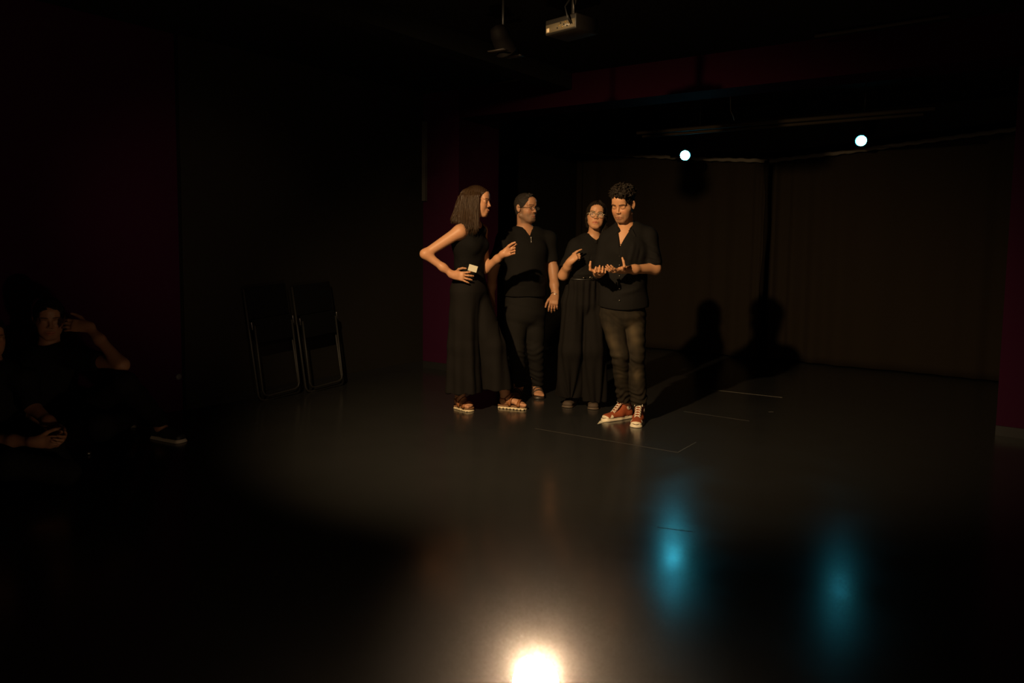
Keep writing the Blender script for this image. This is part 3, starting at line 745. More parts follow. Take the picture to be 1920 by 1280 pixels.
# ------------------------------------------------------------------ 1: woman at the left, hand on hip
def woman_left():
    fw = nz([.86, -.50, 0]); R = frame(fw, Z_); rt = R[0]
    root = empty('person', (W(905, 770, 5.95)[0], 5.95, 0), 'long-haired woman in black tank top with hand on hip, leftmost performer', 'person')
    pel = W(880, 545, 5.95); wst = W(880, 500, 5.95); ch = W(880, 458, 5.94); sh0 = W(882, 428, 5.93); nb = W(886, 418, 5.93)
    rs = W(862, 434, 5.80); ls = W(902, 432, 6.03)
    el = W(797, 476, 5.74); wr = W(849, 515, 5.76)
    lel = W(911, 503, 6.02); lwr = W(945, 475, 5.90)
    hc = W(895, 378, 5.93); HR = frame([.955, -.24, -.07], [.10, .02, 1]); hs = .98
    a1, a2 = G(856, 765), G(937, 764)                       # heels
    t1, t2 = G(886, 772), G(992, 768)
    s = Sculpt(.003)
    head(s, hc, HR, hs, jaw=.9)
    neck(s, nb - Z_ * .02, hc - HR[1] * .020 - HR[2] * .07, .046)
    torso(s, [(pel - Z_ * .05, .15, .11), (pel, .155, .11), (wst, .118, .088), (ch, .135, .100), (sh0, .125, .075)], rt)
    s.cone(nb - Z_ * .02, rs, .05, .046, .03); s.cone(nb - Z_ * .02, ls, .05, .046, .03)
    arm(s, rs, el, wr, (.048, .034, .033, .022)); arm(s, ls, lel, lwr, (.045, .034, .034, .022))
    hand(s, wr, [.95, -.05, -.14], [.15, 1, -.1], Z_, [(10, 12, 8), (12, 14, 10), (8, 16, 12), (6, 12, 10)], [(.3, .6, .75), (.75, .4, .5), (.9, .1, .3)], .95, .35)
    hand(s, lwr, [.93, -.15, .34], [.1, -1, .1], Z_, [(15, 50, 35), (62, 85, 45), (68, 88, 50), (72, 88, 50)], [(.85, .42, .35), (.95, .22, .25), (.97, .05, .1)], .95, .1)
    k1, k2 = W(868, 650, 5.90), W(925, 650, 5.97)
    an1 = a1 + nz(t1 - a1) * .045 + Z_ * .11; an2 = a2 + nz(t2 - a2) * .045 + Z_ * .11
    for h_, k_, an in ((pel - rt * -.08 - Z_ * .05, k1, an1), (pel - rt * .08 - Z_ * .05, k2, an2)):
        s.cone(h_, k_, .085, .055, .03); s.cone(k_, an, .056, .036, .02)
    A1 = foot(s, a1 + Z_ * .026, t1 + Z_ * .026, side=-1); A2 = foot(s, a2 + Z_ * .026, t2 + Z_ * .026, side=-1)
    skin = (.52, .265, .145)
    body = link('body', s.mesh('body', head_tint(hc, HR, skin, hs, brow=(.035, .018, .01), lip=(.42, .16, .11))), skin_mat('skin'), root)
    eyes(root, lambda x, y, z: hc + (np.array([x, y, z]) * hs) @ HR, HR, hs, HR[1] + [0, -.2, 0])
    # tank top
    s = Sculpt(.004); o_ = .011
    torso(s, [(pel + Z_ * .02, .158, .118), (wst, .118 + o_, .088 + o_), (ch, .135 + o_, .100 + o_ + .012), (ch + Z_ * .07, .128, .096), (sh0 + Z_ * .012, .098, .074)], rt)
    for x in (-1, 1): s.ell(ch + fw * .075 + rt * x * .062 - Z_ * .01, R, (.055, .048, .055), .03)
    for q, x in ((rs, 1), (ls, -1)):
        s.cone(nb + (q - nb) * .50 + fw * .05 - Z_ * .03, nb + (q - nb) * .50 - fw * .05 - Z_ * .03, .034, .034, .02)
        s.cone(nb + (q - nb) * .50 + Z_ * .005, nb + (q - nb) * .50 + fw * .03 - Z_ * .05, .047, .04, .02)
        s.ec(q + rt * x * .055 + Z_ * .02, q + rt * x * .055 - Z_ * .05, .070, .050, .055, .040, fw, .008, '-')
    s.cone(nb + Z_ * .025, nb + Z_ * .09, .055, .07, .006, '-'); s.cone(nb + fw * .05 + Z_ * .03, nb + fw * .09 + Z_ * .06, .03, .05, .01, '-')
    wv_ = wavy(3, .0022, 38, (1, 1, 1.6)); cr = creases([(wst + fw * .1 + rt * .1 + Z_ * .03, wst + fw * .02 + rt * .15 - Z_ * .0, -.006, .012), (wst + fw * .11 + Z_ * .06, wst + rt * .14 + Z_ * .05, .006, .016), (wst + fw * .11 - Z_ * .01, wst + rt * .14 - Z_ * .02, .006, .012)])
    link('tank_top', s.mesh('tank_top', disp=lambda P: wv_(P) + cr(P)), C_tank, root)
    # wide trousers
    s = Sculpt(.004)
    s.ec(wst - Z_ * .03, pel, .132, .105, .168, .128, rt, .02)
    h1, h2 = W(869, 733, 5.90), W(934, 727, 5.97)
    hz1, hz2 = W(869, 734, 5.90)[2], W(934, 727, 5.97)[2]
    s.ec(pel + rt * .055 - Z_ * .01, k1, .115, .128, .120, .120, X_, .03); s.ec(k1, h1 - Z_ * .05, .120, .12, .142, .13, X_, .02)
    s.ec(pel - rt * .065 - Z_ * .01, k2 - X_ * .01, .10, .12, .105, .12, X_, .02); s.ec(k2 - X_ * .01, h2 - Z_ * .05, .105, .12, .118, .135, X_, .02)
    s.fn(lambda P: np.where(P[..., 0] < (h1[0] + h2[0]) / 2 + .01, P[..., 2] - hz1, P[..., 2] - hz2), (-3, 4, -.2), (3, 8, max(hz1, hz2) + .01), .003, '-')
    s.ec(h1 + Z_ * .03, h1 - Z_ * .1, .115, .10, .12, .105, X_, .004, '-'); s.ec(h2 + Z_ * .03, h2 - Z_ * .1, .088, .105, .092, .11, X_, .004, '-')
    r_ = np.random.RandomState(5); ph = r_.uniform(0, 6, 6)
    def folds(P):
        tt = np.clip((pel[2] - P[:, 2]) / .8, 0, 1)
        a1_ = np.arctan2(P[:, 1] - 5.9, P[:, 0] - (k1[0] + (h1[0] - k1[0]) * .5)); a2_ = np.arctan2(P[:, 1] - 5.97, P[:, 0] - k2[0] - .03)
        left = 1 - sm(P[:, 0], k1[0] + .10, k1[0] + .14)
        return tt * (.009 * np.sin(a1_ * 7 + ph[0] + P[:, 2] * 1.5) * left + .008 * np.sin(a2_ * 6 + ph[1] - P[:, 2] * 2) * (1 - left)) + .0018 * np.sin(P[:, 2] * 31 + P[:, 0] * 20)
    pts_ = creases([(W(899, 560, 5.8), W(897, 733, 5.8), -.03, .022), (W(884, 580, 5.78), W(886, 733, 5.78), .010, .02), (W(914, 560, 5.85), W(906, 700, 5.82), .006, .02)])
    link('wide_trousers', s.mesh('wide_trousers', disp=lambda P: folds(P) + pts_(P)), C_pants, root)
    # long straight hair
    s = Sculpt(.0035); L = cap(s, hc, HR, hs, .009)
    def hclip(P):
        q = ((P - hc.astype(np.float32)) @ HR.T.astype(np.float32)) / hs; y, z = q[..., 1], q[..., 2]
        zf = np.where(y > .010, -.2 + np.clip((y - .010) / .016, 0, 1) * .215 + np.clip((y - .026) / .06, 0, 1) * .080, -9)
        return (zf - z) * .5
    cols = [((902, 353), (897.5, 367), (895.5, 388), (896, 408), (896, 424), (896, 437), 5.832, 5.800), ((896, 351), (892, 368), (892, 388), (891, 408), (890, 424), (889, 441), 5.828, 5.785),
            ((889, 350), (884, 368), (883, 388), (882, 408), (881, 424), (880, 440), 5.832, 5.775), ((882, 351), (875, 368), (873, 388), (873, 408), (873, 422), (872, 436), 5.842, 5.775),
            ((876, 353), (868, 368), (864, 388), (862, 404), (862, 416), (863, 424), 5.862, 5.82), ((870, 356), (862, 370), (857, 388), (853, 404), (850, 414), (849, 421), 5.90, 5.90), ((866, 360), (858, 374), (853, 390), (848, 404), (846, 412), (845, 418), 5.95, 5.96)]
    g = []
    for c_ in cols:
        ys = [5.90, c_[6], c_[6], (c_[6] + c_[7]) / 2, c_[7], c_[7]]
        g.append([W(p[0], p[1], y) for p, y in zip(c_[:6], ys)])
    for gl in g[:-1]:
        for p, q_ in list(zip(gl, gl[1:]))[1:4]: s.cone(p + Y_ * .018, q_ + Y_ * .016, .018, .015, .015)
    for x in (-.03, .01, .045): s.cone(L(x, -.085, .03), L(x, -.118, -.11), .035, .02, .03)
    hm = link('hair', s.mesh('hair', clip=[hclip], disp=lambda P: .0016 * np.sin(P[:, 0] * 480 + 3 * np.sin(P[:, 2] * 18))), C_hair_brown, root)
    hair_strands(hm, 'strands', g, .0019, mat('brown_hair_strands', (.044, .024, .011), .5, spec=.3), 420, 4, .0055)
    # sandals
    sm_ = mat('tan_leather', (.26, .095, .030), .45, spec=.4); sole_m = mat('cream_sole', (.66, .55, .36), .55); foot_m = mat('cork_footbed', (.20, .10, .045), .7)
    for A, hl_, to in ((A1, a1, t1), (A2, a2, t2)):
        L_ = np.linalg.norm(to - hl_); f_ = nz(to - hl_); r_ = nz(np.cross(f_, Z_))
        sn = empty('x', (0, 0, 0), None, None); bpy.data.objects.remove(sn)
        s = Sculpt(.002); 
        Ar = A; A = lambda x, y, h: Ar(x, y, h - .026)
        s.ec(A(0, .06, .0), A(0, .40, .0), .034, .03, .034, .03, r_, .02); s.ec(A(0, .4, .0), A(0, .81, .0), .036, .03, .046, .03, r_, .02)
        s.fn(lambda P: P[..., 2] - .001, (-9, 3, -1), (9, 9, .001), .002, '-'); s.fn(lambda P: .020 - P[..., 2], (-9, 3, .02), (9, 9, .3), .002, '-')
        for k in range(9):
            c_ = A(0, .04 + k * .12, .002); s.box(c_, [r_, f_, Z_], (.07, .0035, .006), .001, .001, '-')
        ob = link('sandal', s.mesh('sole'), sole_m, root)
        s = Sculpt(.002)
        s.ec(A(0, .06, .02), A(0, .40, .02), .033, .03, .033, .03, r_, .02); s.ec(A(0, .4, .02), A(0, .81, .02), .035, .03, .044, .03, r_, .02)
        s.fn(lambda P: P[..., 2] - .019, (-9, 3, -1), (9, 9, .02), .002, '-'); s.fn(lambda P: .030 - P[..., 2], (-9, 3, .03), (9, 9, .3), .002, '-')
        link('footbed', s.mesh('footbed'), foot_m, ob)
        A = Ar
        def strap(pts, wd, nm='strap'):
            bm = bmesh.new(); pr = None; n = len(pts)
            for i, p in enumerate(pts):
                t_ = nz(pts[min(i + 1, n - 1)] - pts[max(i - 1, 0)]); c0 = A(0, ((p - hl_) @ f_) / L_, .03)
                out = nz(p - c0 + Z_ * .01); b_ = nz(np.cross(t_, out)); 
                q = [bm.verts.new(p + b_ * wd), bm.verts.new(p + b_ * wd + out * .004), bm.verts.new(p - b_ * wd + out * .004), bm.verts.new(p - b_ * wd)]
                if pr:
                    for k in range(4): bm.faces.new((pr[k], q[k], q[(k + 1) % 4], pr[(k + 1) % 4]))
                else: bm.faces.new(q)
                pr = q
            bm.faces.new(pr[::-1]); bmesh.ops.recalc_face_normals(bm, faces=bm.faces); from_bm(nm, bm, sm_, ob)
        arc = lambda y0, y1, wx, hz, base=.002: [A(wx * math.cos(a), y0 + (y1 - y0) * (1 - abs(math.cos(a)) * 1), base + hz * math.sin(a)) for a in np.linspace(0, math.pi, 15)]
        strap(arc(.68, .68, .050, .044), .012)
        strap(arc(.38, .46, .044, .074), .009)
        strap([A(.042 * math.cos(a), .22 - .20 * math.sin(a), .056) for a in np.linspace(0, math.pi, 13)], .007, 'heel_strap')
        strap([A(.042, .22, .056), A(.043, .30, .030), A(.043, .38, .002)], .006); strap([A(-.042, .22, .056), A(-.043, .30, .030), A(-.043, .38, .002)], .006)
        strap([A(.042, .22, .056), A(.040, .30, .075), A(.024, .38, .090), A(.0, .41, .096), A(-.024, .38, .090), A(-.040, .30, .075), A(-.042, .22, .056)], .006, 'ankle_strap')
    # card
    bm = bmesh.new(); cc = W(886.5, 503, 5.715); R3 = frame([.05, -1, .05], [.28, 0, 1])
    add_box(bm, cc, R3[0], R3[1], R3[2], (.033, .0006, .024)); tag(from_bm('paper_card', bm, mat('card', (.56, .53, .42), .6), smooth=False), 'small blank cream card held between the fingers of the woman with hand on hip', 'card')
woman_left()

# ------------------------------------------------------------------ 2: bearded man with glasses at the back
def man_back():
    fw = nz([.38, -.92, 0]); R = frame(fw, Z_); rt = R[0]
    root = empty('person', (W(985, 748, 6.5)[0], 6.5, 0), 'grey-bearded man in glasses and black zip polo, standing behind the woman with hand on hip', 'person')
    pel = W(984, 572, 6.52); wst = W(984, 520, 6.50); ch = W(986, 470, 6.50); sh0 = W(986, 442, 6.52); nb = W(984, 432, 6.52)
    rs = W(947, 449, 6.44); ls = W(1027, 449, 6.60)
    rel = W(924, 505, 6.45); rwr = W(920, 553, 6.38)
    lel = W(1037, 505, 6.58); lwr = W(1041, 551, 6.48)
    hc = W(986, 390, 6.48); HR = frame([.72, -.69, -.03], Z_); hs = 1.02
    s = Sculpt(.003)
    head(s, hc, HR, hs, jaw=1.15, nose=1.1)
    s.ell(hc + np.array([0, .045, -.085]) @ HR, HR, (.045, .042, .036), .02)
    neck(s, nb - Z_ * .02, hc - HR[1] * .015 - HR[2] * .07, .062)
    torso(s, [(pel - Z_ * .05, .16, .12), (pel, .165, .13), (wst, .165, .13), (ch, .165, .115), (sh0, .15, .085)], rt)
    s.cone(nb - Z_ * .03, rs, .06, .055, .04); s.cone(nb - Z_ * .03, ls, .06, .055, .04)
    arm(s, rs, rel, rwr, (.055, .044, .044, .029)); arm(s, ls, lel, lwr, (.055, .044, .044, .029))
    hand(s, rwr, [.05, -.1, -1], [-.3, 1, 0], -X_, [(15, 30, 20)] * 4, [(.7, .6, .2), (.9, .3, .2), (1, .1, .1)], 1.0)
    hand(s, lwr, [-.16, -.12, -1], [.25, 1, -.1], -X_, [(12, 18, 12), (16, 24, 14), (18, 30, 16), (22, 34, 18)], [(.75, .55, .1), (.92, .30, .1), (.97, .1, .1)], 1.03, .14)
    hp1, hp2 = pel - Z_ * .06 + rt * .085, pel - Z_ * .06 - rt * .085
    k1, k2 = W(968, 655, 6.45), W(1004, 655, 6.50)
    f1h, f1t = G(972, 742), G(965, 752); f2h, f2t = G(1004, 738), G(1008, 751)
    f1t = f1h + nz(f1t - f1h) * .25; f2t = f2h + nz([.12, -1, 0]) * .25
    for h_, k_, a_ in ((hp1, k1, f1h), (hp2, k2, f2h)):
        s.cone(h_, k_, .09, .06, .03); s.cone(k_, a_ + nz(f2t - f2h) * .05 + Z_ * .1, .06, .038, .02)
    A1 = foot(s, f1h + Z_ * .018, f1t + Z_ * .018, side=-1); A2 = foot(s, f2h + Z_ * .018, f2t + Z_ * .018, side=1)
    skin = (.46, .235, .130)
    link('body', s.mesh('body', head_tint(hc, HR, skin, hs, brow=(.06, .035, .022), lip=(.36, .13, .09), beard=(.15, .105, .075), beard_amt=.7)), skin_mat('skin'), root)
    eyes(root, lambda x, y, z: hc + (np.array([x, y, z]) * hs) @ HR, HR, hs, HR[1])
    # polo
    s = Sculpt(.004); o_ = .016
    torso(s, [(pel + Z_ * .0, .185, .150), (wst, .185, .150), (ch, .182, .135), (sh0, .158, .098)], rt)
    for q, e, x in ((rs, rel, 1), (ls, lel, -1)):
        s.cone(nb - Z_ * .025, q, .066, .070, .04); s.cone(q, q * .28 + e * .72, .070, .062, .04); s.cone(q, q * .05 + e * .95 - 0 * Z_, .04, .058, .02)
        d_ = nz(e - q); ec_ = q * .18 + e * .82
        s.cone(ec_ + d_ * .045, ec_ + d_ * .12, .09, .09, .004, '-'); s.cone(ec_ - d_ * .02, ec_ + d_ * .08, .050, .054, .003, '-')
    s.cone(nb - Z_ * .01, nb + Z_ * .05, .070, .078, .006, '-')
    vb = nb + fw * .10 - Z_ * .075
    s.cone(nb + fw * .06 + Z_ * .02, vb + fw * .03 + Z_ * .01, .045, .004, .006, '-')
    wv_ = wavy(11, .003, 26, (1, 1, 1.0)); cr = creases([(ch - Z_ * .02 - rt * .15, wst - Z_ * .02 + fw * .12, .007, .02), (wst + fw * .13 + rt * .1, wst + fw * .13 - rt * .14 + Z_ * .03, .006, .018), (wst + fw * .13 - Z_ * .06 + rt * .1, wst + fw * .12 - rt * .14 - Z_ * .04, -.006, .016)])
    hz = W(985, 556, 6.4)[2]
    s.fn(lambda P: P[..., 2] - hz, (-3, 4, 0), (3, 9, hz), .003, '-')
    shirt = link('polo_shirt', s.mesh('polo_shirt', disp=lambda P: wv_(P) + cr(P)), C_black, root)
    # collar and zip
    s = Sculpt(.0025)
    for x in (-1, 1):
        pts = [vb + fw * .012, nb + fw * .072 + rt * x * .040 - Z_ * .010, nb + fw * .02 + rt * x * .070 + Z_ * .018, nb - fw * .045 + rt * x * .045 + Z_ * .03, nb - fw * .062 + Z_ * .034]
        for a, b in zip(pts, pts[1:]): s.ec(a, b, .009, .017, .009, .018, nz(np.cross(b - a, Z_)), .008)
    link('collar', s.mesh('collar'), C_black, shirt)
    bm = bmesh.new(); zt_, zb_ = vb + fw * .022 + Z_ * .012, vb + fw * .030 - Z_ * .085
    add_box(bm, (zt_ + zb_) / 2 + fw * .011, rt, fw, Z_, (.0024, .004, .05)); add_box(bm, zt_ + fw * .012, rt, fw, Z_, (.004, .003, .010))
    from_bm('zip', bm, mat('zip_silver', (.6, .55, .5), .35, .8), shirt)
    # jeans
    s = Sculpt(.004)
    s.ec(pel + Z_ * .10, pel - Z_ * .06, .172, .137, .178, .145, rt, .02)
    for h_, k_, a_ in ((hp1, k1, f1h), (hp2, k2, f2h)):
        an = a_ + fw * .05 + Z_ * .07
        s.cone(h_, k_, .104, .072, .03); s.cone(k_, an, .072, .054, .02)
        s.cone(an - Z_ * .005, an - Z_ * .08, .062, .062, .002, '-')
    wv_ = wavy(13, .0035, 34, (.5, .5, 1.8))
    def kf(P):
        z = P[:, 2]; a = np.exp(-((z - k2[2] + .02) / .07) ** 2) + 1.1 * np.exp(-((z - .16) / .09) ** 2); return wv_(P) * (.5 + 1.2 * a) + .0025 * a * np.sin(z * 130 + 3 * np.sin(P[:, 0] * 25 + z * 9))
    jt = lambda P: np.tile([[.026, .021, .017]], (len(P), 1)) + sm(-(P[:, 1]), -6.45, -6.38)[:, None] * np.array([[.02, .014, .008]])
    link('jeans', s.mesh('jeans', tint=lambda P: np.tile(np.array([[.016, .014, .012]]), (len(P), 1)), disp=kf), cloth('dark_denim', (.013, .012, .011)), root)
    s = Sculpt(.003); cap(s, hc, HR, hs, .004)
    for i in range(60):
        a = rnd.uniform(-1, 1); s.cone(hc + np.array([a * .04, (yy_ := rnd.uniform(-.05, .06)), .112 - abs(a) * .012 - yy_ * yy_ * 3]) @ HR, hc + np.array([a * .043, yy_ + .012, .123 - abs(a) * .012 - yy_ * yy_ * 3]) @ HR, .006, .003, .006)
    nz_ = wavy(77, .0012, 300)
    link('hair', s.mesh('hair', clip=[hairline(hc, HR, hs, .005)], disp=nz_), C_hair_grey, root)
    glasses(root, hc, HR, hs, mat('black_frame', (.012, .011, .01), .25), .0215, .0016, h=.72)
    # bracelet, ring, watch strap
    bm = bmesh.new(); d_ = nz(lwr - lel); q = lwr - d_ * .004; s1 = nz(np.cross(d_, Y_)); s2 = np.cross(d_, s1)
    add_tube(bm, [q + (s1 * math.cos(a) * .033 + s2 * math.sin(a) * .028) for a in np.linspace(0, 2 * math.pi, 25)[:-1]], .0042, 8, closed=True); br = from_bm('bracelet', bm, mat('black_cord', (.01, .01, .01), .5), root)
    bm = bmesh.new(); add_box(bm, q - Y_ * .034, s1, d_, Y_, (.010, .0035, .003), .001); from_bm('clasp', bm, mat('zip_silver', (0, 0, 0)), br)
    # sandals
    lm = mat('dark_leather', (.035, .024, .017), .45)
    for A, h_, t_ in ((A1, f1h, f1t), (A2, f2h, f2t)):
        f_ = nz(t_ - h_); r_ = nz(np.cross(f_, Z_)); s = Sculpt(.003)
        s.ec(A(0, .05, -.018), A(0, .84, -.018), .040, .03, .048, .03, r_, .02); s.fn(lambda P: P[..., 2] - .001, (-9, 3, -1), (9, 9, .001), .002, '-'); s.fn(lambda P: .022 - P[..., 2], (-9, 3, .02), (9, 9, .3), .002, '-')
        ob = link('sandal', s.mesh('sole'), lm, root)
        for y, hh in ((.66, .030), (.48, .046), (.30, .064)):
            bm = bmesh.new(); add_tube(bm, [A(.047 * math.cos(a), y + .02 * math.sin(a), .0 + (hh + .021) * math.sin(a)) for a in np.linspace(0, math.pi, 13)], .0055, 8); from_bm('strap', bm, lm, ob)
man_back()

# ------------------------------------------------------------------ 3: woman with round glasses
def woman_right():
    fw = nz([.10, -.99, 0]); R = frame(fw, Z_); rt = R[0]
    root = empty('person', (W(1090, 768, 6.1)[0], 6.1, 0), 'woman in clear glasses with head tilted, black shirt, standing between the two men', 'person')
    pel = W(1096, 556, 6.13); wst = W(1095, 517, 6.10); ch = W(1104, 480, 6.10); sh0 = W(1110, 455, 6.12); nb = W(1113, 446, 6.12)
    rs = W(1080, 464, 6.08); ls = W(1143, 462, 6.22)
    rel = W(1056, 516, 6.01); rwr = W(1069, 490, 5.90)
    lel = W(1150, 515, 6.25); lwr = W(1146, 545, 6.12)
    hc = W(1118, 405, 6.06); HR = frame([-.10, -.97, .06], [.10, .12, 1]); hs = .93
    hc = hc + HR[2] * .004
    f1h, f1t = G(1079, 753.5), G(1056, 768); f2h, f2t = G(1113, 756), G(1106, 771)
    f1t = f1h + nz(f1t - f1h) * .24; f2t = f2h + nz([-.12, -1, 0]) * .24
    s = Sculpt(.003)
    head(s, hc, HR, hs, jaw=.92)
    neck(s, nb - Z_ * .02, hc - HR[1] * .02 - HR[2] * .07, .047)
    torso(s, [(pel - Z_ * .05, .155, .11), (pel, .155, .11), (wst, .118, .09), (ch, .135, .10), (sh0, .122, .075)], rt)
    s.cone(nb - Z_ * .025, rs, .05, .045, .03); s.cone(nb - Z_ * .025, ls, .05, .045, .03)
    arm(s, rs, rel, rwr, (.046, .036, .035, .024)); arm(s, ls, lel, lwr, (.048, .040, .038, .023))
    hand(s, rwr, [.58, -.36, .60], [.60, .72, -.2], [-.3, .1, 1], [(18, 20, 10), (62, 60, 30), (66, 64, 30), (70, 66, 30)], [(.8, .5, .3), (.9, .15, .5), (.9, -.05, .5)], .84, .05)
    hand(s, lwr, [0, -.1, -1], [-.3, .9, 0], -X_, [(15, 30, 20)] * 4, [(.7, .6, .2), (.9, .3, .2), (1, .1, .1)], .9)
    hp1, hp2 = pel - Z_ * .06 + rt * .08, pel - Z_ * .06 - rt * .08
    k1, k2 = W(1072, 655, 6.08), W(1112, 655, 6.08)
    for h_, k_, a_ in ((hp1, k1, f1h), (hp2, k2, f2h)):
        s.cone(h_, k_, .085, .055, .03); s.cone(k_, a_ + Z_ * .10 - Y_ * .04, .055, .035, .02)
    for h_, t_ in ((f1h, f1t), (f2h, f2t)): s.cone(h_ * .8 + t_ * .2 + Z_ * .05, h_ * .25 + t_ * .75 + Z_ * .034, .026, .015, .03)
    skin = (.52, .27, .145)
    link('body', s.mesh('body', head_tint(hc, HR, skin, hs, brow=(.03, .016, .010), lip=(.44, .13, .08), browang=-.16, browth=1.3)), skin_mat('skin'), root)
    eyes(root, lambda x, y, z: hc + (np.array([x, y, z]) * hs) @ HR, HR, hs, HR[1] + [-.1, 0, 0])
    # shirt
    s = Sculpt(.004); o_ = .016
    torso(s, [(wst - Z_ * .03, .130, .105), (wst + Z_ * .01, .140, .115), (ch - Z_ * .02, .155, .122), (ch + Z_ * .04, .148, .108), (sh0, .13, .088)], rt)
    for x in (-1, 1): s.ell(ch + fw * .080 + rt * x * .06 - Z_ * .015, R, (.055, .042, .055), .03)
    for q, e in ((rs, rel), (ls, lel)):
        s.cone(nb - Z_ * .02, q, .056, .060, .03); s.cone(q, q * .25 + e * .75, .061, .060, .04)
        d_ = nz(e - q); ec_ = q * .25 + e * .75; s.cone(ec_ + d_ * .075, ec_ + d_ * .15, .085, .085, .004, '-'); s.cone(ec_ - d_ * .01, ec_ + d_ * .08, .046, .052, .003, '-')
    s.cone(nb + Z_ * .0, nb + Z_ * .06, .058, .066, .006, '-')
    vb = nb + fw * .085 - Z_ * .035; s.cone(nb + fw * .05 + Z_ * .02, vb + fw * .03 + Z_ * .005, .045, .006, .006, '-')
    wv_ = wavy(21, .0025, 34, (1, 1, 1.2)); cr = creases([(ch + fw * .13 + Z_ * .03 + rt * .005, wst + fw * .13 + rt * .005, -.004, .004), (wst + fw * .12 + Z_ * .015 + rt * .12, wst + fw * .13 + Z_ * .02 - rt * .05, .009, .012), (rs + fw * .06, wst + rt * .1 + fw * .1 + Z_ * .03, .006, .018), (ch + rt * .05 + fw * .12 - Z_ * .06, wst + rt * .09 + fw * .1, .006, .014)])
    sh_ = link('shirt', s.mesh('shirt', disp=lambda P: wv_(P) + cr(P)), C_black, root)
    s = Sculpt(.0025)
    for x in (-1, 1):
        pts = [nb + fw * .104 + rt * x * .004 - Z_ * .032, nb + fw * .074 + rt * x * .040 - Z_ * .004, nb + fw * .015 + rt * x * .060 + Z_ * .018, nb - fw * .045 + rt * x * .040 + Z_ * .03, nb - fw * .055 + Z_ * .032]
        for a, b in zip(pts, pts[1:]): s.ec(a, b, .006, .014, .006, .016, nz(np.cross(b - a, Z_)), .008)
        s.ec(pts[0], pts[0] + rt * x * .030 - Z_ * .018, .012, .005, .009, .004, Z_, .006); s.ec(pts[1] + fw * .006, pts[0] + rt * x * .030 - Z_ * .016, .014, .005, .008, .004, Z_, .006)
    link('collar', s.mesh('collar'), C_black, sh_)
    # trousers
    s = Sculpt(.004)
    s.ec(wst - Z_ * .005, wst - Z_ * .05, .130, .105, .136, .112, rt, .01); s.ec(wst - Z_ * .03, pel - Z_ * .03, .134, .112, .180, .138, rt, .02)
    h1, h2 = W(1068, 741, 6.17), W(1117, 750, 6.13)
    s.ec(hp1, k1 - Z_ * .0, .100, .120, .100, .112, X_, .03); s.ec(k1, h1 - Z_ * .04, .100, .112, .124, .085, X_, .02)
    s.ec(hp2, k2, .100, .120, .094, .112, X_, .02); s.ec(k2, h2 - Z_ * .04, .094, .112, .104, .085, X_, .02)
    xm = (k1[0] + k2[0]) / 2
    s.fn(lambda P: np.where(P[..., 0] < (h1[0] + h2[0]) / 2 , P[..., 2] - h1[2], P[..., 2] - h2[2]), (-3, 4, -.2), (3, 8, max(h1[2], h2[2]) + .01), .003, '-')
    s.ec(h1 + Z_ * .03, h1 - Z_ * .1, .100, .062, .104, .066, X_, .004, '-'); s.ec(h2 + Z_ * .03, h2 - Z_ * .1, .083, .062, .086, .066, X_, .004, '-')
    def folds(P):
        tt = np.clip((pel[2] - P[:, 2]) / .75, 0, 1) ** .7; left = 1 - sm(P[:, 0], xm - .01, xm + .01)
        ax_ = k1[0] + (h1[0] - k1[0]) * tt; bx_ = k2[0] + (h2[0] - k2[0]) * tt
        a = np.arctan2(P[:, 1] - 6.08, P[:, 0] - ax_); b = np.arctan2(P[:, 1] - 6.08, P[:, 0] - bx_)
        pl = .005 * (1 - tt) * np.sin(np.arctan2(P[:, 1] - 6.12, P[:, 0] - wst[0]) * 17) * sm(wst[2] - P[:, 2], 0, .06)
        return tt * .0075 * (np.sin(a * 6 + 1 + P[:, 2] * 2) * left + np.sin(b * 6 + 2.5) * (1 - left)) + pl
    tr = link('wide_trousers', s.mesh('wide_trousers', disp=folds), C_pants, root)
    bm = bmesh.new(); q = wst + fw * .118 - Z_ * .022 + rt * -.02; pts = [wst + (rt * math.cos(a) * .138 + fw * math.sin(a) * .114) - Z_ * .024 for a in np.linspace(0, 2 * math.pi, 33)[:-1]]
    add_tube(bm, pts, .007, 8, closed=True); belt = from_bm('belt', bm, mat('belt', (.012, .011, .01), .4), root)
    for k in (0, 1):
        bm = bmesh.new(); c_ = W(1102 + 6 * k - (7 if k == 0 else 0), 520.5, 5.965); 
        if k: add_tube(bm, [c_ + rt * .010 * math.cos(a) + Z_ * .007 * math.sin(a) - Y_ * .002 for a in np.linspace(0, 2 * math.pi, 13)[:-1]], .0022, 6, closed=True)
        else: add_box(bm, c_, rt, fw, Z_, (.010, .002, .0022))
        from_bm('buckle', bm, mat('buckle_metal', (.7, .6, .4), .25, 1), belt)
    # hair
    s = Sculpt(.003); L = cap(s, hc, HR, hs, .008)
    for x, e in ((-1, L(-.060, .0, -.165)), (1, L(.066, -.02, -.10))):
        s.cone(L(x * .066, .010, .045), L(x * .076, .0, -.035), .018, .014, .015); s.cone(L(x * .076, .0, -.035), e, .014, .008, .012)
    s.cone(L(0, -.09, .01), L(0, -.09, -.12), .045, .04, .03)
    def hclip(P):
        q = ((P - hc.astype(np.float32)) @ HR.T.astype(np.float32)) / hs; x, y, z = q[..., 0], q[..., 1], q[..., 2]
        zf = np.where(y > .016, -.25 + np.clip((y - .016) / .016, 0, 1) * .235 + np.clip((y - .032) / .055, 0, 1) * .098 - np.exp(-((x + .01) / .03) ** 2) * -.006, -9)
        return (zf - z) * .5
    gr = lambda P: .0016 * np.sin(((P - hc) @ HR.T)[:, 0] * 420 + ((P - hc) @ HR.T)[:, 1] * 180)
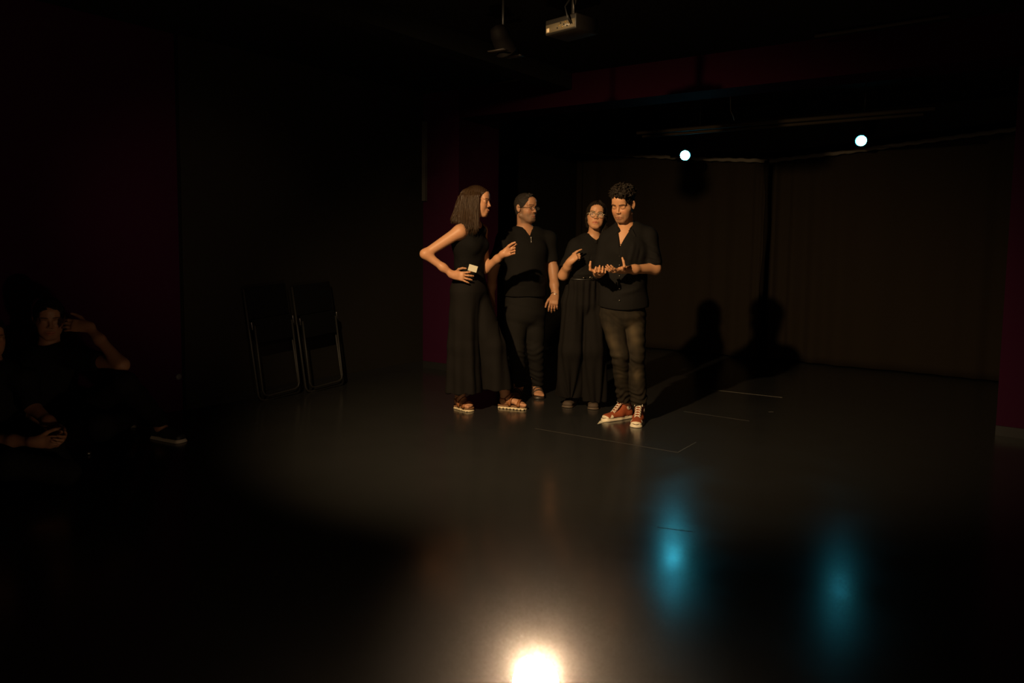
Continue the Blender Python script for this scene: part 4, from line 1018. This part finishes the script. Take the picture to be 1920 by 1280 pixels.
    hm = link('hair', s.mesh('hair', clip=[hclip], disp=gr), C_hair_dark, root)
    g = [[L(-.01, .05, .118), L(-.045, .060, .090), L(-.068, .035, .05), L(-.080, .008, .0), L(-.082, .0, -.06), L(-.078, .03, -.13), L(-.090, .055, -.215)],
         [L(-.01, .03, .122), L(-.05, .03, .100), L(-.078, .01, .05), L(-.084, -.01, .0), L(-.086, -.015, -.06), L(-.100, .03, -.14), L(-.130, .060, -.215)]]
    hair_strands(hm, 'strands', g, .0016, C_hair_dark, 80, 6, .004)
    g = [[L(.0, .05, .118), L(.045, .062, .086), L(.068, .035, .05), L(.078, .010, .0), L(.080, .0, -.05), L(.076, -.01, -.10)]]; g.append([p - HR[1] * .02 for p in g[0]])
    hair_strands(hm, 'strands', g, .0016, C_hair_dark, 50, 8, .004)
    glasses(root, hc, HR, hs, mat('clear_frame', (.42, .34, .22), .15), .0235, .0022, h=.88)
    # dark shoes
    for nm, h_, t_ in (('shoe', f1h, f1t), ('shoe', f2h, f2t)):
        f_ = nz(t_ - h_); r_ = nz(np.cross(f_, Z_)); s = Sculpt(.003); Lg = .25
        P_ = lambda x, y, z: h_ + r_ * x + f_ * y * Lg + Z_ * z
        s.ec(P_(0, .08, .035), P_(0, .5, .035), .038, .035, .040, .034, r_, .02); s.ec(P_(0, .5, .03), P_(0, .88, .024), .044, .036, .042, .026, r_, .02); s.cone(P_(0, .12, .05), P_(0, .12, .10), .040, .036, .02)
        s.cone(P_(0, .3, .05), P_(0, .2, .095), .034, .03, .02)
        s.fn(lambda P: P[..., 2] - .012, (-9, 3, -1), (9, 9, .012), .003, '-')
        ob = link(nm, s.mesh(nm), mat('brown_suede', (.060, .040, .026), .75), root)
        s = Sculpt(.003); s.ec(P_(0, .06, .0), P_(0, .9, .0), .041, .03, .047, .03, r_, .02); s.fn(lambda P: P[..., 2] - .001, (-9, 3, -1), (9, 9, .001), .002, '-'); s.fn(lambda P: .015 - P[..., 2], (-9, 3, .015), (9, 9, .3), .002, '-')
        link('sole', s.mesh('sole'), mat('brown_sole', (.085, .06, .04), .6), ob)
        bm = bmesh.new()
        for k in range(4): add_tube(bm, [P_(-.02, .34 + .09 * k, .070 - .010 * k), P_(0, .36 + .09 * k, .077 - .010 * k), P_(.02, .34 + .09 * k, .070 - .010 * k)], .0025, 6)
        from_bm('laces', bm, mat('dark_lace', (.03, .025, .02), .7), ob)
woman_right()

# ------------------------------------------------------------------ 4: man with curly hair in front
def man_front():
    fw = nz([-.22, -.97, 0]); R = frame(fw, Z_); rt = R[0]
    root = empty('person', (W(1180, 795, 5.66)[0], 5.66, 0), 'curly-haired man looking down at his open palms, in black shirt and red sneakers', 'person')
    pel = W(1168, 568, 5.68); wst = W(1168, 520, 5.67); ch = W(1170, 470, 5.67); sh0 = W(1172, 437, 5.69); nb = W(1173, 427, 5.69)
    rs = W(1143, 449, 5.73); ls = W(1215, 445, 5.68)
    rel = W(1124, 512, 5.66); rwr = W(1121, 510, 5.43)
    lel = W(1228, 503, 5.62); lwr = W(1168, 506, 5.43)
    hc = W(1168, 384, 5.62); HR = frame([-.50, -.80, -.34], [-.10, -.2, 1]); hs = 1.0
    s = Sculpt(.003)
    head(s, hc, HR, hs, jaw=1.02, closed=True)
    neck(s, nb - Z_ * .03, hc - HR[1] * .025 - HR[2] * .06, .056)
    torso(s, [(pel - Z_ * .05, .15, .11), (pel, .155, .115), (wst, .14, .10), (ch, .155, .11), (sh0 - rt * .01, .13, .080)], rt)
    s.cone(nb - Z_ * .03, rs, .050, .050, .04); s.cone(nb - Z_ * .03, ls, .055, .052, .04)
    s.ell(nb + fw * .045 - Z_ * .07, R, (.09, .05, .07), .04)
    arm(s, rs, rel, rwr, (.052, .044, .042, .0265)); arm(s, ls, lel, lwr, (.052, .044, .040, .0250))
    hand(s, rwr, [.05, -.90, -.12], [.10, .1, 1], -X_, [(22, 62, 30), (34, 58, 30), (36, 60, 30), (40, 60, 30)], [(.35, .9, .25), (.2, .25, 1), (.1, 0, 1)], .95, .5)
    hand(s, lwr, [-.80, -.55, -.10], [-.1, .25, 1], -Y_, [(24, 14, 8), (28, 16, 10), (24, 22, 12), (18, 28, 14)], [(.32, .85, .25), (.1, .2, 1), (.1, -.05, 1)], .96, .25)
    hp1, hp2 = W(1146, 590, 5.68), W(1188, 590, 5.68)
    k1, k2 = W(1163, 668, 5.58), W(1192, 672, 5.60)
    h1, h2 = G(1180, 782), G(1200, 786)
    d1 = nz(G(1126, 790) - h1); d2 = nz(G(1192, 801) - h2)
    h1 = h1 - d1 * .02; t1 = h1 + d1 * .285; t2 = h2 + d2 * .285
    an1 = h1 + d1 * .065 + Z_ * .12; an2 = h2 + d2 * .055 + Z_ * .12
    for h_, k_, a_ in ((hp1, k1, an1), (hp2, k2, an2)):
        s.cone(h_, k_, .074, .044, .03); s.cone(k_, a_, .044, .034, .02); continue; s.cone(k_, a_, .056, .036, .02)
    for h_, d_, a_ in ((h1, d1, an1), (h2, d2, an2)): s.cone(a_, h_ + d_ * .06 + Z_ * .05, .030, .026, .03); s.cone(h_ + d_ * .06 + Z_ * .05, h_ + d_ * .22 + Z_ * .036, .026, .016, .03)
    skin = (.53, .27, .14)
    link('body', s.mesh('body', head_tint(hc, HR, skin, hs, brow=(.012, .007, .004), lip=(.40, .16, .10), beard=(.12, .075, .05), beard_amt=.5, browth=1.5, closed=True)), skin_mat('skin'), root)
    # shirt
    s = Sculpt(.004)
    hz = W(1165, 580, 5.6)[2]
    torso(s, [(pel - Z_ * .09, .183, .142), (pel, .180, .140), (wst, .172, .128), (ch, .172, .128), (sh0 - rt * .012, .140, .095)], rt)
    def sleeve(q, e, w_, upto, r1, r2):
        s.cone(nb - Z_ * .025, q, .062, .068, .04); s.cone(q, q * .2 + e * .8, .068, .058, .04); s.cone(q * .3 + e * .7, e, .060, .054, .02)
        end = e + (w_ - e) * upto; s.cone(e, end, .054, r2, .02); d_ = nz(w_ - e)
        s.cone(end + d_ * (r2 * .9), end + d_ * (r2 + .08), r2 + .02, r2 + .03, .003, '-')
    sleeve(rs, rel, rwr, .62, .056, .047); s.cone(nb - Z_ * .025, ls, .062, .068, .04); s.cone(ls, ls * .20 + lel * .80, .068, .060, .04)
    s.cone(nb + Z_ * .005, nb + Z_ * .06, .066, .074, .006, '-')
    vb = W(1161, 448, 5.50)
    s.ec(nb + fw * .07 + Z_ * .03, vb, .056, .10, .003, .08, rt, .004, '-')
    wv_ = wavy(31, .0032, 30, (1, 1, 1.1))
    F_ = lambda px, py: W(px, py, 5.54)
    cr = creases([(F_(1190, 452), F_(1178, 500), .008, .016), (F_(1205, 455), F_(1196, 500), -.008, .014), (F_(1150, 470), F_(1185, 490), .007, .016), (F_(1130, 540), F_(1175, 530), .008, .016), (F_(1205, 540), F_(1160, 552), .008, .018), (F_(1125, 560), F_(1160, 566), -.006, .014), (F_(1163, 450), F_(1163, 578), -.0035, .004),
                  (W(1214, 470, 5.60), W(1236, 480, 5.58), .009, .012), (W(1212, 484, 5.58), W(1238, 492, 5.57), -.009, .010), (W(1212, 490, 5.58), W(1236, 500, 5.56), .008, .012), (W(1208, 455, 5.60), W(1228, 466, 5.60), -.007, .012)])
    def hem(P):
        x = ((P - pel) @ rt); return P[:, 2] * 0
    s.fn(lambda P: P[..., 2] - hz - .012 * np.abs((P - pel.astype(np.float32)) @ rt.astype(np.float32) / .15) ** 2, (-3, 4, 0), (3, 9, hz + .02), .003, '-')
    s.ec(pel + Z_ * .02, pel - Z_ * .2, .168, .126, .172, .13, rt, .003, '-')
    sh_ = link('shirt', s.mesh('shirt', disp=lambda P: wv_(P) + cr(P)), C_black, root)
    # collar
    s = Sculpt(.0025)
    for x in (-1, 1):
        pts = [vb + Z_ * .004, nb + fw * .085 + rt * x * .045 - Z_ * .018, nb + fw * .03 + rt * x * .072 + Z_ * .018, nb - fw * .045 + rt * x * .050 + Z_ * .035, nb - fw * .065 + Z_ * .038]
        for i, (a, b) in list(enumerate(zip(pts, pts[1:])))[1:]: s.ec(a, b, .005 if i else .004, .006 if i == 0 else .020, .006, .020, nz(np.cross(b - a, Z_)), .008)
        s.ec(pts[1] + fw * .01, pts[1] + rt * x * .030 - Z_ * .045 + fw * .012, .020, .005, .010, .004, nz(rt * x + Z_ * .4), .006)
    link('collar', s.mesh('collar'), C_black, sh_)
    bs = []
    for py in (458, 479.5, 497, 517, 541, 563):
        p = W(1163.5 if py < 470 else 1161.5, py, 5.5)
        tr_ = (ch if py < 500 else wst); dpt = .129 + (.010 if py > 530 else 0)
        p = p + 0; base = np.array([p[0], 0, p[2]]); 
        yy = tr_[1] + fw[1] * dpt + 0.0; bs.append(W(1163.5 if py < 470 else 1161.5, py, yy))
    button_row(sh_, bs, fw, .0045)
    # washed jeans
    s = Sculpt(.0035)
    s.ec(pel + Z_ * .02, pel - Z_ * .08, .160, .122, .165, .128, rt, .02)
    s.cone(hp1, k1, .090, .066, .012); s.cone(hp2, k2, .092, .068, .012)
    s.cone(k1, an1 - Z_ * .01, .066, .057, .012); s.cone(k2, an2 - Z_ * .01, .068, .057, .012)
    s.fn(lambda P: P[..., 2] - .122, (-3, 4, -.2), (3, 9, .122), .003, '-')
    wv_ = wavy(41, .0030, 40, (.6, .6, 1.7))
    mm_ = wavy(43, .6, 22); ms = lambda P: np.clip(.6 + mm_(P), 0, 1.4)
    def jf(P):
        z = P[:, 2]; kz = k1[2]
        kn_ = np.exp(-((z - kz - .0) / .06) ** 2); kb = np.exp(-((z - kz + .12) / .05) ** 2); an_ = np.exp(-((z - .17) / .07) ** 2); th = np.exp(-((z - pel[2] + .12) / .08) ** 2)
        w2 = np.sin(z * 120 + P[:, 0] * 55 + 3 * np.sin(P[:, 0] * 30 + z * 12)); w3 = np.sin(z * 150 - P[:, 0] * 50 + 3.5 * np.sin(P[:, 0] * 36 + 1 + z * 20))
        return wv_(P) * (.6 + kn_ + an_) + .0042 * kn_ * w2 * ms(P) + .002 * kb * w3 * ms(P) + .0036 * an_ * w3 + .0015 * th * w2
    f1_ = creases([(W(1128, 610, 5.55), W(1155, 660, 5.50), 1, .045), (W(1190, 600, 5.58), W(1192, 655, 5.5), .8, .05), (W(1160, 690, 5.5), W(1163, 720, 5.55), .9, .035), (W(1194, 690, 5.5), W(1194, 715, 5.55), .7, .035)])
    n1 = wavy(51, .3, 60, (1, 1, 1)); n2 = wavy(52, .25, 160, (1, 1, .4))
    def jtint(P):
        m = np.clip(f1_(P) * (1 + n1(P)) + .10 + .12 * n2(P), 0, 1)[:, None]; return np.array([[.013, .0115, .0095]]) * (1 - m) + np.array([[.088, .066, .038]]) * m
    jm = mat('washed_denim', (.03, .02, .015), .85, spec=.08, attr=True, bump=(160, .3, .002, (1, 1, 1)))
    link('jeans', s.mesh('jeans', tint=jtint, disp=jf), jm, root)
    # curly hair
    s = Sculpt(.0028); L = cap(s, hc, HR, hs, .004); r_ = np.random.RandomState(2)
    hlf = hairline(hc, HR, hs, .0, 0)
    s.post = None
    base = s.mesh('hair', clip=[hlf], disp=wavy(61, .0015, 260)); hb = link('hair', base, C_hair_dark, root)
    s = Sculpt(.0026); cnt = 0
    while cnt < 290:
        v = r_.normal(size=3); v /= np.linalg.norm(v)
        if v[2] < .10 - .25 * (v[1] < 0) or (v[1] > .50 and v[2] < .46) or (abs(v[0]) > .80 and v[2] < .40): continue
        c_ = np.array([0, -.010, .040]) + v * np.array([.083, .104, .096]); ln = r_.uniform(.012, .020) * (1.25 if v[2] > .3 else .6)
        lift = v * r_.uniform(.0, .022) * (1 if v[2] > .3 else .2); fwd = np.array([0, .006 if v[1] > 0 else 0, 0])
        c_ = c_ + lift + fwd; a_ = np.cross(v, r_.normal(size=3)); a_ /= np.linalg.norm(a_); b_ = np.cross(v, a_)
        pts = [L(*(c_ + (a_ * math.cos(t) + b_ * math.sin(t)) * ln * .62 + v * .006 * math.sin(2 * t))) for t in np.linspace(0, r_.uniform(3.2, 5.4), 6)]
        for p, q in zip(pts, pts[1:]): s.cone(p, q, .0042, .0034, .003)
        cnt += 1
    for t in np.linspace(-1, 1, 9):
        for k in range(1):
            x = t * .062 + r_.uniform(-.006, .006); p = L(x, .078 - abs(t) * .022 + r_.uniform(-.004, .008), .102 - abs(t) * .012 + r_.uniform(-.004, .012)); q = L(x * .95 - .004, .096 - abs(t) * .02, .080 + r_.uniform(-.006, .010) - abs(t) * .01)
            s.cone(p, q, .006, .003, .004)
    link('curls', s.mesh('curls'), C_hair_dark, hb)
    # canvas high-tops
    can = mat('rust_canvas', (.30, .072, .028), .75, spec=.2, bump=(400, .2, .001, (1, 1, 1))); rub = mat('white_rubber', (.74, .66, .50), .5); lace = mat('white_lace', (.78, .70, .56), .7)
    for h_, d_, sd in ((h1, d1, -1), (h2, d2, 1)):
        r_ = nz(np.cross(d_, Z_)); Lg = .285
        P_ = lambda x, y, z: h_ + r_ * x + d_ * y * Lg + Z_ * z
        s = Sculpt(.0025)
        s.ec(P_(0, .12, .035), P_(0, .45, .035), .034, .035, .038, .034, r_, .02); s.ec(P_(0, .45, .035), P_(0, .86, .026), .043, .034, .040, .024, r_, .02)
        s.ec(P_(0, .14, .05), P_(0, .19, .135), .034, .040, .036, .046, r_, .02); s.ec(P_(0, .35, .06), P_(0, .22, .11), .030, .035, .030, .04, r_, .02)
        s.fn(lambda P: P[..., 2] - .022, (-9, 3, -1), (9, 9, .022), .002, '-')
        s.fn(lambda P: .142 - P[..., 2], (-9, 3, .142), (9, 9, .4), .002, '-')
        ob = link('sneaker', s.mesh('upper'), can, root)
        s = Sculpt(.0025)
        s.ec(P_(0, .12, .0), P_(0, .5, .0), .040, .04, .043, .04, r_, .02); s.ec(P_(0, .5, .0), P_(0, .86, .0), .048, .04, .046, .04, r_, .02)
        s.fn(lambda P: P[..., 2] - .001, (-9, 3, -1), (9, 9, .001), .002, '-'); s.fn(lambda P: .030 - P[..., 2], (-9, 3, .03), (9, 9, .3), .002, '-')
        so = link('sole', s.mesh('sole'), rub, ob)
        bm = bmesh.new()
        ring = [P_(.0405 * math.sin(a) * (1 if math.cos(a) < 0 else 1.17), .5 + .5 * 0 , 0) for a in (0,)]
        def rimp(a):
            y = math.cos(a); x = math.sin(a)
            return P_(x * (.0455 + .004 * y), .49 + y * .515 if y > 0 else .49 + y * .51, .026)
        add_tube(bm, [rimp(a) for a in np.linspace(0, 2 * math.pi, 41)[:-1]], .0014, 5, closed=True)
        from_bm('sole_stripe', bm, mat('dark_stripe', (.05, .02, .015), .6), so)
        s = Sculpt(.0025); s.ec(P_(0, .76, .026), P_(0, .875, .022), .0445, .0275, .040, .024, r_, .01); s.fn(lambda P: P[..., 2] - .024, (-9, 3, -1), (9, 9, .024), .002, '-')
        s.cone(P_(0, .56, .075), P_(0, .64, .075), .050, .036, .003, '-')
        link('toe_cap', s.mesh('toe_cap'), rub, ob)
        # tongue + laces
        s = Sculpt(.0025); s.ec(P_(0, .60, .062), P_(0, .28, .150), .019, .006, .022, .005, r_, .01); link('tongue', s.mesh('tongue'), can, ob)
        bm = bmesh.new(); be = bmesh.new()
        for k in range(7):
            y = .66 - k * .055; z = .058 + k * .0145; xw = .022
            add_tube(bm, [P_(-xw, y, z - .004), P_(-xw * .5, y - .012, z + .006), P_(xw * .5, y - .03, z + .010), P_(xw, y - .045, z + .004)], .0032, 6)
            add_tube(bm, [P_(xw, y, z - .004), P_(xw * .5, y - .012, z + .007), P_(-xw * .5, y - .03, z + .011), P_(-xw, y - .045, z + .004)], .0032, 6)
        T = P_(0, .28, .158)
        for x in (-1, 1):
            add_tube(bm, [T, T + r_ * x * .018 + Z_ * .016 + d_ * .012, T + r_ * x * .030 + Z_ * .012 + d_ * .02, T + r_ * x * .022 - Z_ * .004 + d_ * .018, T + d_ * .01], .003, 6)
            add_tube(bm, [T, T + r_ * x * .024 - Z_ * .010 + d_ * .024, T + r_ * x * .030 - Z_ * .035 + d_ * .04], .0028, 6)
        from_bm('laces', bm, lace, ob)
        # ankle patch: white disc with a dark star
        out = r_ * (-sd) if sd == -1 else r_
        vis = r_ if (r_ @ (CAM - h_)) > 0 else -r_
        pc_ = P_(0, .20, .088) + vis * .0365
        bm = bmesh.new(); add_disc_lathe(bm, pc_, vis, [(.019, -.003), (.019, .0012), (.018, .002)], 28); pt_ = from_bm('ankle_patch', bm, rub, ob)
        bm = bmesh.new(); up2 = Z_; sd2 = nz(np.cross(vis, up2)); vv = []
        for k in range(10):
            rr = .0095 if k % 2 == 0 else .004; a = math.pi / 2 + k * math.pi / 5; vv.append(pc_ + vis * .0030 + (sd2 * math.cos(a) + up2 * math.sin(a)) * rr)
        top = [bm.verts.new(p) for p in vv]; bot = [bm.verts.new(p - vis * .001) for p in vv]; bm.faces.new(top); bm.faces.new(bot[::-1])
        for k in range(10): bm.faces.new((top[k], bot[k], bot[(k + 1) % 10], top[(k + 1) % 10]))
        bmesh.ops.recalc_face_normals(bm, faces=bm.faces); from_bm('star', bm, mat('navy_print', (.02, .03, .09), .6), pt_)
        bm = bmesh.new(); add_tube(bm, [pc_ + vis * .0022 + (sd2 * math.cos(a) + up2 * math.sin(a)) * .0155 for a in np.linspace(0, 2 * math.pi, 25)[:-1]], .0009, 5, closed=True); from_bm('patch_ring', bm, mat('navy_print', (0, 0, 0)), pt_)
man_front()

# ------------------------------------------------------------------ two people sitting in the dark at the left
W0 = W
def seated_back():
    W = lambda px, py, Y: W0(px, py, Y * .925)
    root = empty('person', (W(90, 820, 5.0)[0], 5.0, 0), 'person sitting on the floor by the purple wall, bent arm propped against the head', 'person')
    pel = W(62, 795, 5.05); pel[2] = .12; ch = W(84, 700, 5.0); nb = W(92, 655, 4.98)
    ls = W(150, 672, 4.95); rs = W(40, 675, 5.0); el = W(228, 684, 4.78); wr = W(165, 612, 4.86)
    hc = W(92, 597, 4.95); HR = frame([.55, -.8, -.15], Z_)
    rel = W(30, 760, 4.9); rwr = W(90, 800, 4.75)
    s = Sculpt(.005); head(s, hc, HR, 1.0, closed=True); neck(s, nb - Z_ * .02, hc - HR[1] * .02 - HR[2] * .07, .056)
    rt = nz([.9, .3, 0]); torso(s, [(pel, .16, .12), (ch - Z_ * .1, .15, .115), (ch, .17, .115), (nb - Z_ * .04, .15, .08)], rt)
    s.cone(nb - Z_ * .03, rs, .055, .05, .03); s.cone(nb - Z_ * .03, ls, .055, .05, .03)
    arm(s, ls, el, wr); arm(s, rs, rel, rwr)
    hand(s, wr, [-.95, -.2, .10], [-.2, .8, -.3], Z_, [(15, 20, 15)] * 4, [(.6, .6, .2), (.8, .4, .2), (.9, .2, .1)])
    hand(s, rwr, [.9, -.3, -.1], [0, 0, -1], [0, 1, 0], [(15, 25, 15)] * 4, [(.6, .6, .2), (.8, .4, .2), (.9, .2, .1)])
    kn_, ft = W(232, 720, 4.72), G(300, 822)
    kn2, ft2 = W(190, 800, 4.55), G(262, 800)
    s.cone(pel + rt * .09, kn_, .085, .06, .03); s.cone(kn_, ft + Z_ * .1, .058, .04, .02); s.cone(pel - rt * .05, kn2, .085, .062, .03); s.cone(kn2, ft2 + Z_ * .07, .058, .04, .02)
    d1 = nz([.9, -.45, 0]); foot(s, ft - d1 * .04 + Z_ * .02, ft + d1 * .20 + Z_ * .02); foot(s, ft2 - d1 * .04 + Z_ * .02, ft2 + d1 * .2 + Z_ * .02)
    skin = (.30, .15, .085); link('body', s.mesh('body', head_tint(hc, HR, skin)), skin_mat('skin'), root)
    s = Sculpt(.005); torso(s, [(pel + Z_ * .03, .18, .14), (ch - Z_ * .1, .17, .135), (ch, .185, .13), (nb - Z_ * .035, .155, .095)], rt)
    for q, e in ((ls, el), (rs, rel)): s.cone(nb - Z_ * .025, q, .06, .066, .03); s.cone(q, q * .55 + e * .45, .066, .062, .03)
    s.cone(nb, nb + Z_ * .05, .065, .072, .005, '-'); link('shirt', s.mesh('shirt', disp=wavy(71, .004, 22)), C_black, root)
    s = Sculpt(.005); s.ec(pel + Z_ * .04, pel - Z_ * .03, .178, .14, .17, .10, rt, .02)
    s.cone(pel + rt * .09, kn_, .10, .075, .03); s.cone(kn_, ft + Z_ * .12, .072, .055, .02); s.cone(pel - rt * .05, kn2, .10, .078, .03); s.cone(kn2, ft2 + Z_ * .09, .072, .055, .02)
    s.fn(lambda P: P[..., 2] - .004, (-9, 3, -1), (9, 9, .004), .003, '-')
    link('trousers', s.mesh('trousers', disp=wavy(72, .004, 26)), C_pants, root)
    s = Sculpt(.004); cap(s, hc, HR, 1, .008); link('hair', s.mesh('hair', clip=[hairline(hc, HR, 1)], disp=wavy(73, .002, 200)), C_hair_dark, root)
    for f0 in (ft, ft2):
        r_ = nz(np.cross(d1, Z_)); P_ = lambda x, y, z: f0 - d1 * .06 + r_ * x + d1 * y * .28 + Z_ * z
        s = Sculpt(.004); s.ec(P_(0, .1, .045), P_(0, .5, .045), .038, .04, .042, .036, r_, .02); s.ec(P_(0, .5, .04), P_(0, .88, .03), .045, .036, .04, .028, r_, .02); s.cone(P_(0, .16, .06), P_(0, .2, .11), .045, .045, .02)
        s.fn(lambda P: P[..., 2] - .02, (-9, 3, -1), (9, 9, .02), .002, '-'); ob = link('shoe', s.mesh('shoe'), mat('black_shoe', (.02, .02, .022), .5), root)
        s = Sculpt(.004); s.ec(P_(0, .08, .0), P_(0, .9, .0), .043, .03, .048, .03, r_, .02); s.fn(lambda P: P[..., 2] - .001, (-9, 3, -1), (9, 9, .001), .002, '-'); s.fn(lambda P: .026 - P[..., 2], (-9, 3, .026), (9, 9, .3), .002, '-')
        link('sole', s.mesh('sole'), mat('white_shoe_sole', (.62, .56, .44), .5), ob)
        bm = bmesh.new()
        for k in range(4): add_tube(bm, [P_(-.02, .38 + .08 * k, .078 - .008 * k), P_(0, .40 + .08 * k, .085 - .009 * k), P_(.02, .38 + .08 * k, .078 - .008 * k)], .003, 6)
        from_bm('laces', bm, mat('grey_lace', (.2, .2, .2), .7), ob)
seated_back()
def seated_front():
    W = lambda px, py, Y: W0(px, py, Y * .965)
    root = empty('person', (W(0, 880, 4.4)[0], 4.4, 0), 'person sitting on the floor at the left picture edge, hands clasped in front', 'person')
    pel = W(-60, 880, 4.55); pel[2] = .12; ch = W(-20, 745, 4.45); nb = W(-12, 690, 4.42)
    ls = W(48, 712, 4.42); rs = W(-75, 715, 4.40); el = W(52, 768, 4.36); wr = W(108, 806, 4.22)
    rel = W(-50, 822, 4.2); rwr = W(66, 828, 4.12); hc = W(-22, 632, 4.38); HR = frame([.75, -.6, -.1], Z_)
    el = W(60, 762, 4.38)
    s = Sculpt(.005); head(s, hc, HR, 1.0, closed=True); neck(s, nb - Z_ * .02, hc - HR[1] * .02 - HR[2] * .07, .056)
    rt = nz([.97, .1, 0]); torso(s, [(pel, .16, .12), (ch - Z_ * .1, .15, .115), (ch, .17, .115), (nb - Z_ * .04, .15, .08)], rt)
    s.cone(nb - Z_ * .03, rs, .055, .05, .03); s.cone(nb - Z_ * .03, ls, .055, .05, .03); arm(s, ls, el, wr); arm(s, rs, rel, rwr)
    hand(s, wr, [.55, -.45, -.35], [-.2, -.75, .1], [0, 0, 1], [(35, 50, 30), (40, 50, 30), (42, 52, 30), (45, 55, 30)], [(.7, .5, .2), (.85, .3, .3), (.9, .1, .3)])
    hand(s, rwr, [.93, .1, -.05], [0, .9, .2], [0, 0, 1], [(30, 45, 30), (35, 45, 30), (38, 48, 30), (40, 50, 30)], [(.7, .5, .3), (.85, .3, .3), (.9, .1, .3)])
    kn_, ft = W(90, 868, 4.3), G(150, 900); kn_[2] = .16
    kn2, ft2 = W(20, 915, 4.0), G(120, 960); kn2[2] = .14
    s.cone(pel + rt * .09, kn_, .085, .06, .03); s.cone(kn_, ft + Z_ * .05 - X_ * .15 + Y_ * .1, .058, .04, .02); s.cone(pel - rt * .05, kn2, .085, .062, .03)
    skin = (.30, .15, .085); link('body', s.mesh('body', head_tint(hc, HR, skin)), skin_mat('skin'), root)
    s = Sculpt(.005); torso(s, [(pel + Z_ * .03, .18, .14), (ch - Z_ * .1, .17, .135), (ch, .185, .13), (nb - Z_ * .035, .155, .095)], rt)
    for q, e in ((ls, el), (rs, rel)): s.cone(nb - Z_ * .025, q, .06, .066, .03); s.cone(q, q * .15 + e * .85, .066, .056, .03)
    s.cone(nb, nb + Z_ * .05, .065, .072, .005, '-'); link('shirt', s.mesh('shirt', disp=wavy(81, .004, 22)), C_black, root)
    s = Sculpt(.005); s.ec(pel + Z_ * .04, pel - Z_ * .03, .178, .14, .17, .10, rt, .02)
    s.cone(pel + rt * .09, kn_, .10, .078, .03); s.cone(kn_, ft + Z_ * .06 - X_ * .15 + Y_ * .1, .076, .06, .02); s.cone(pel - rt * .05, kn2, .10, .078, .03); s.cone(kn2, kn2 + np.array([.25, .08, -.06]), .076, .06, .02)
    s.fn(lambda P: P[..., 2] - .004, (-9, 3, -1), (9, 9, .004), .003, '-')
    link('trousers', s.mesh('trousers', disp=wavy(82, .004, 26)), C_pants, root)
    s = Sculpt(.004); cap(s, hc, HR, 1, .008); link('hair', s.mesh('hair', clip=[hairline(hc, HR, 1)], disp=wavy(83, .002, 200)), C_hair_dark, root)
    bm = bmesh.new(); d_ = nz(wr - el); s1 = nz(np.cross(d_, Y_)); s2 = np.cross(d_, s1)
    add_tube(bm, [wr - d_ * .01 + (s1 * math.cos(a) * .030 + s2 * math.sin(a) * .027) for a in np.linspace(0, 2 * math.pi, 25)[:-1]], .006, 8, closed=True); from_bm('wristband', bm, mat('black_cord', (0, 0, 0)), root)
seated_front()
bm = bmesh.new(); q = G(166, 852); add_disc_lathe(bm, q + Z_ * .001, Z_, [(.014, 0), (.017, .004), (.017, .012), (.012, .018), (.004, .021)], 20)
tag(from_bm('glint_disc', bm, mat('steel', (0, 0, 0))), 'small unidentified metal object added for the glint on the dark floor by the seated people', 'metal object')  # metal disc put in to give the bright glint here
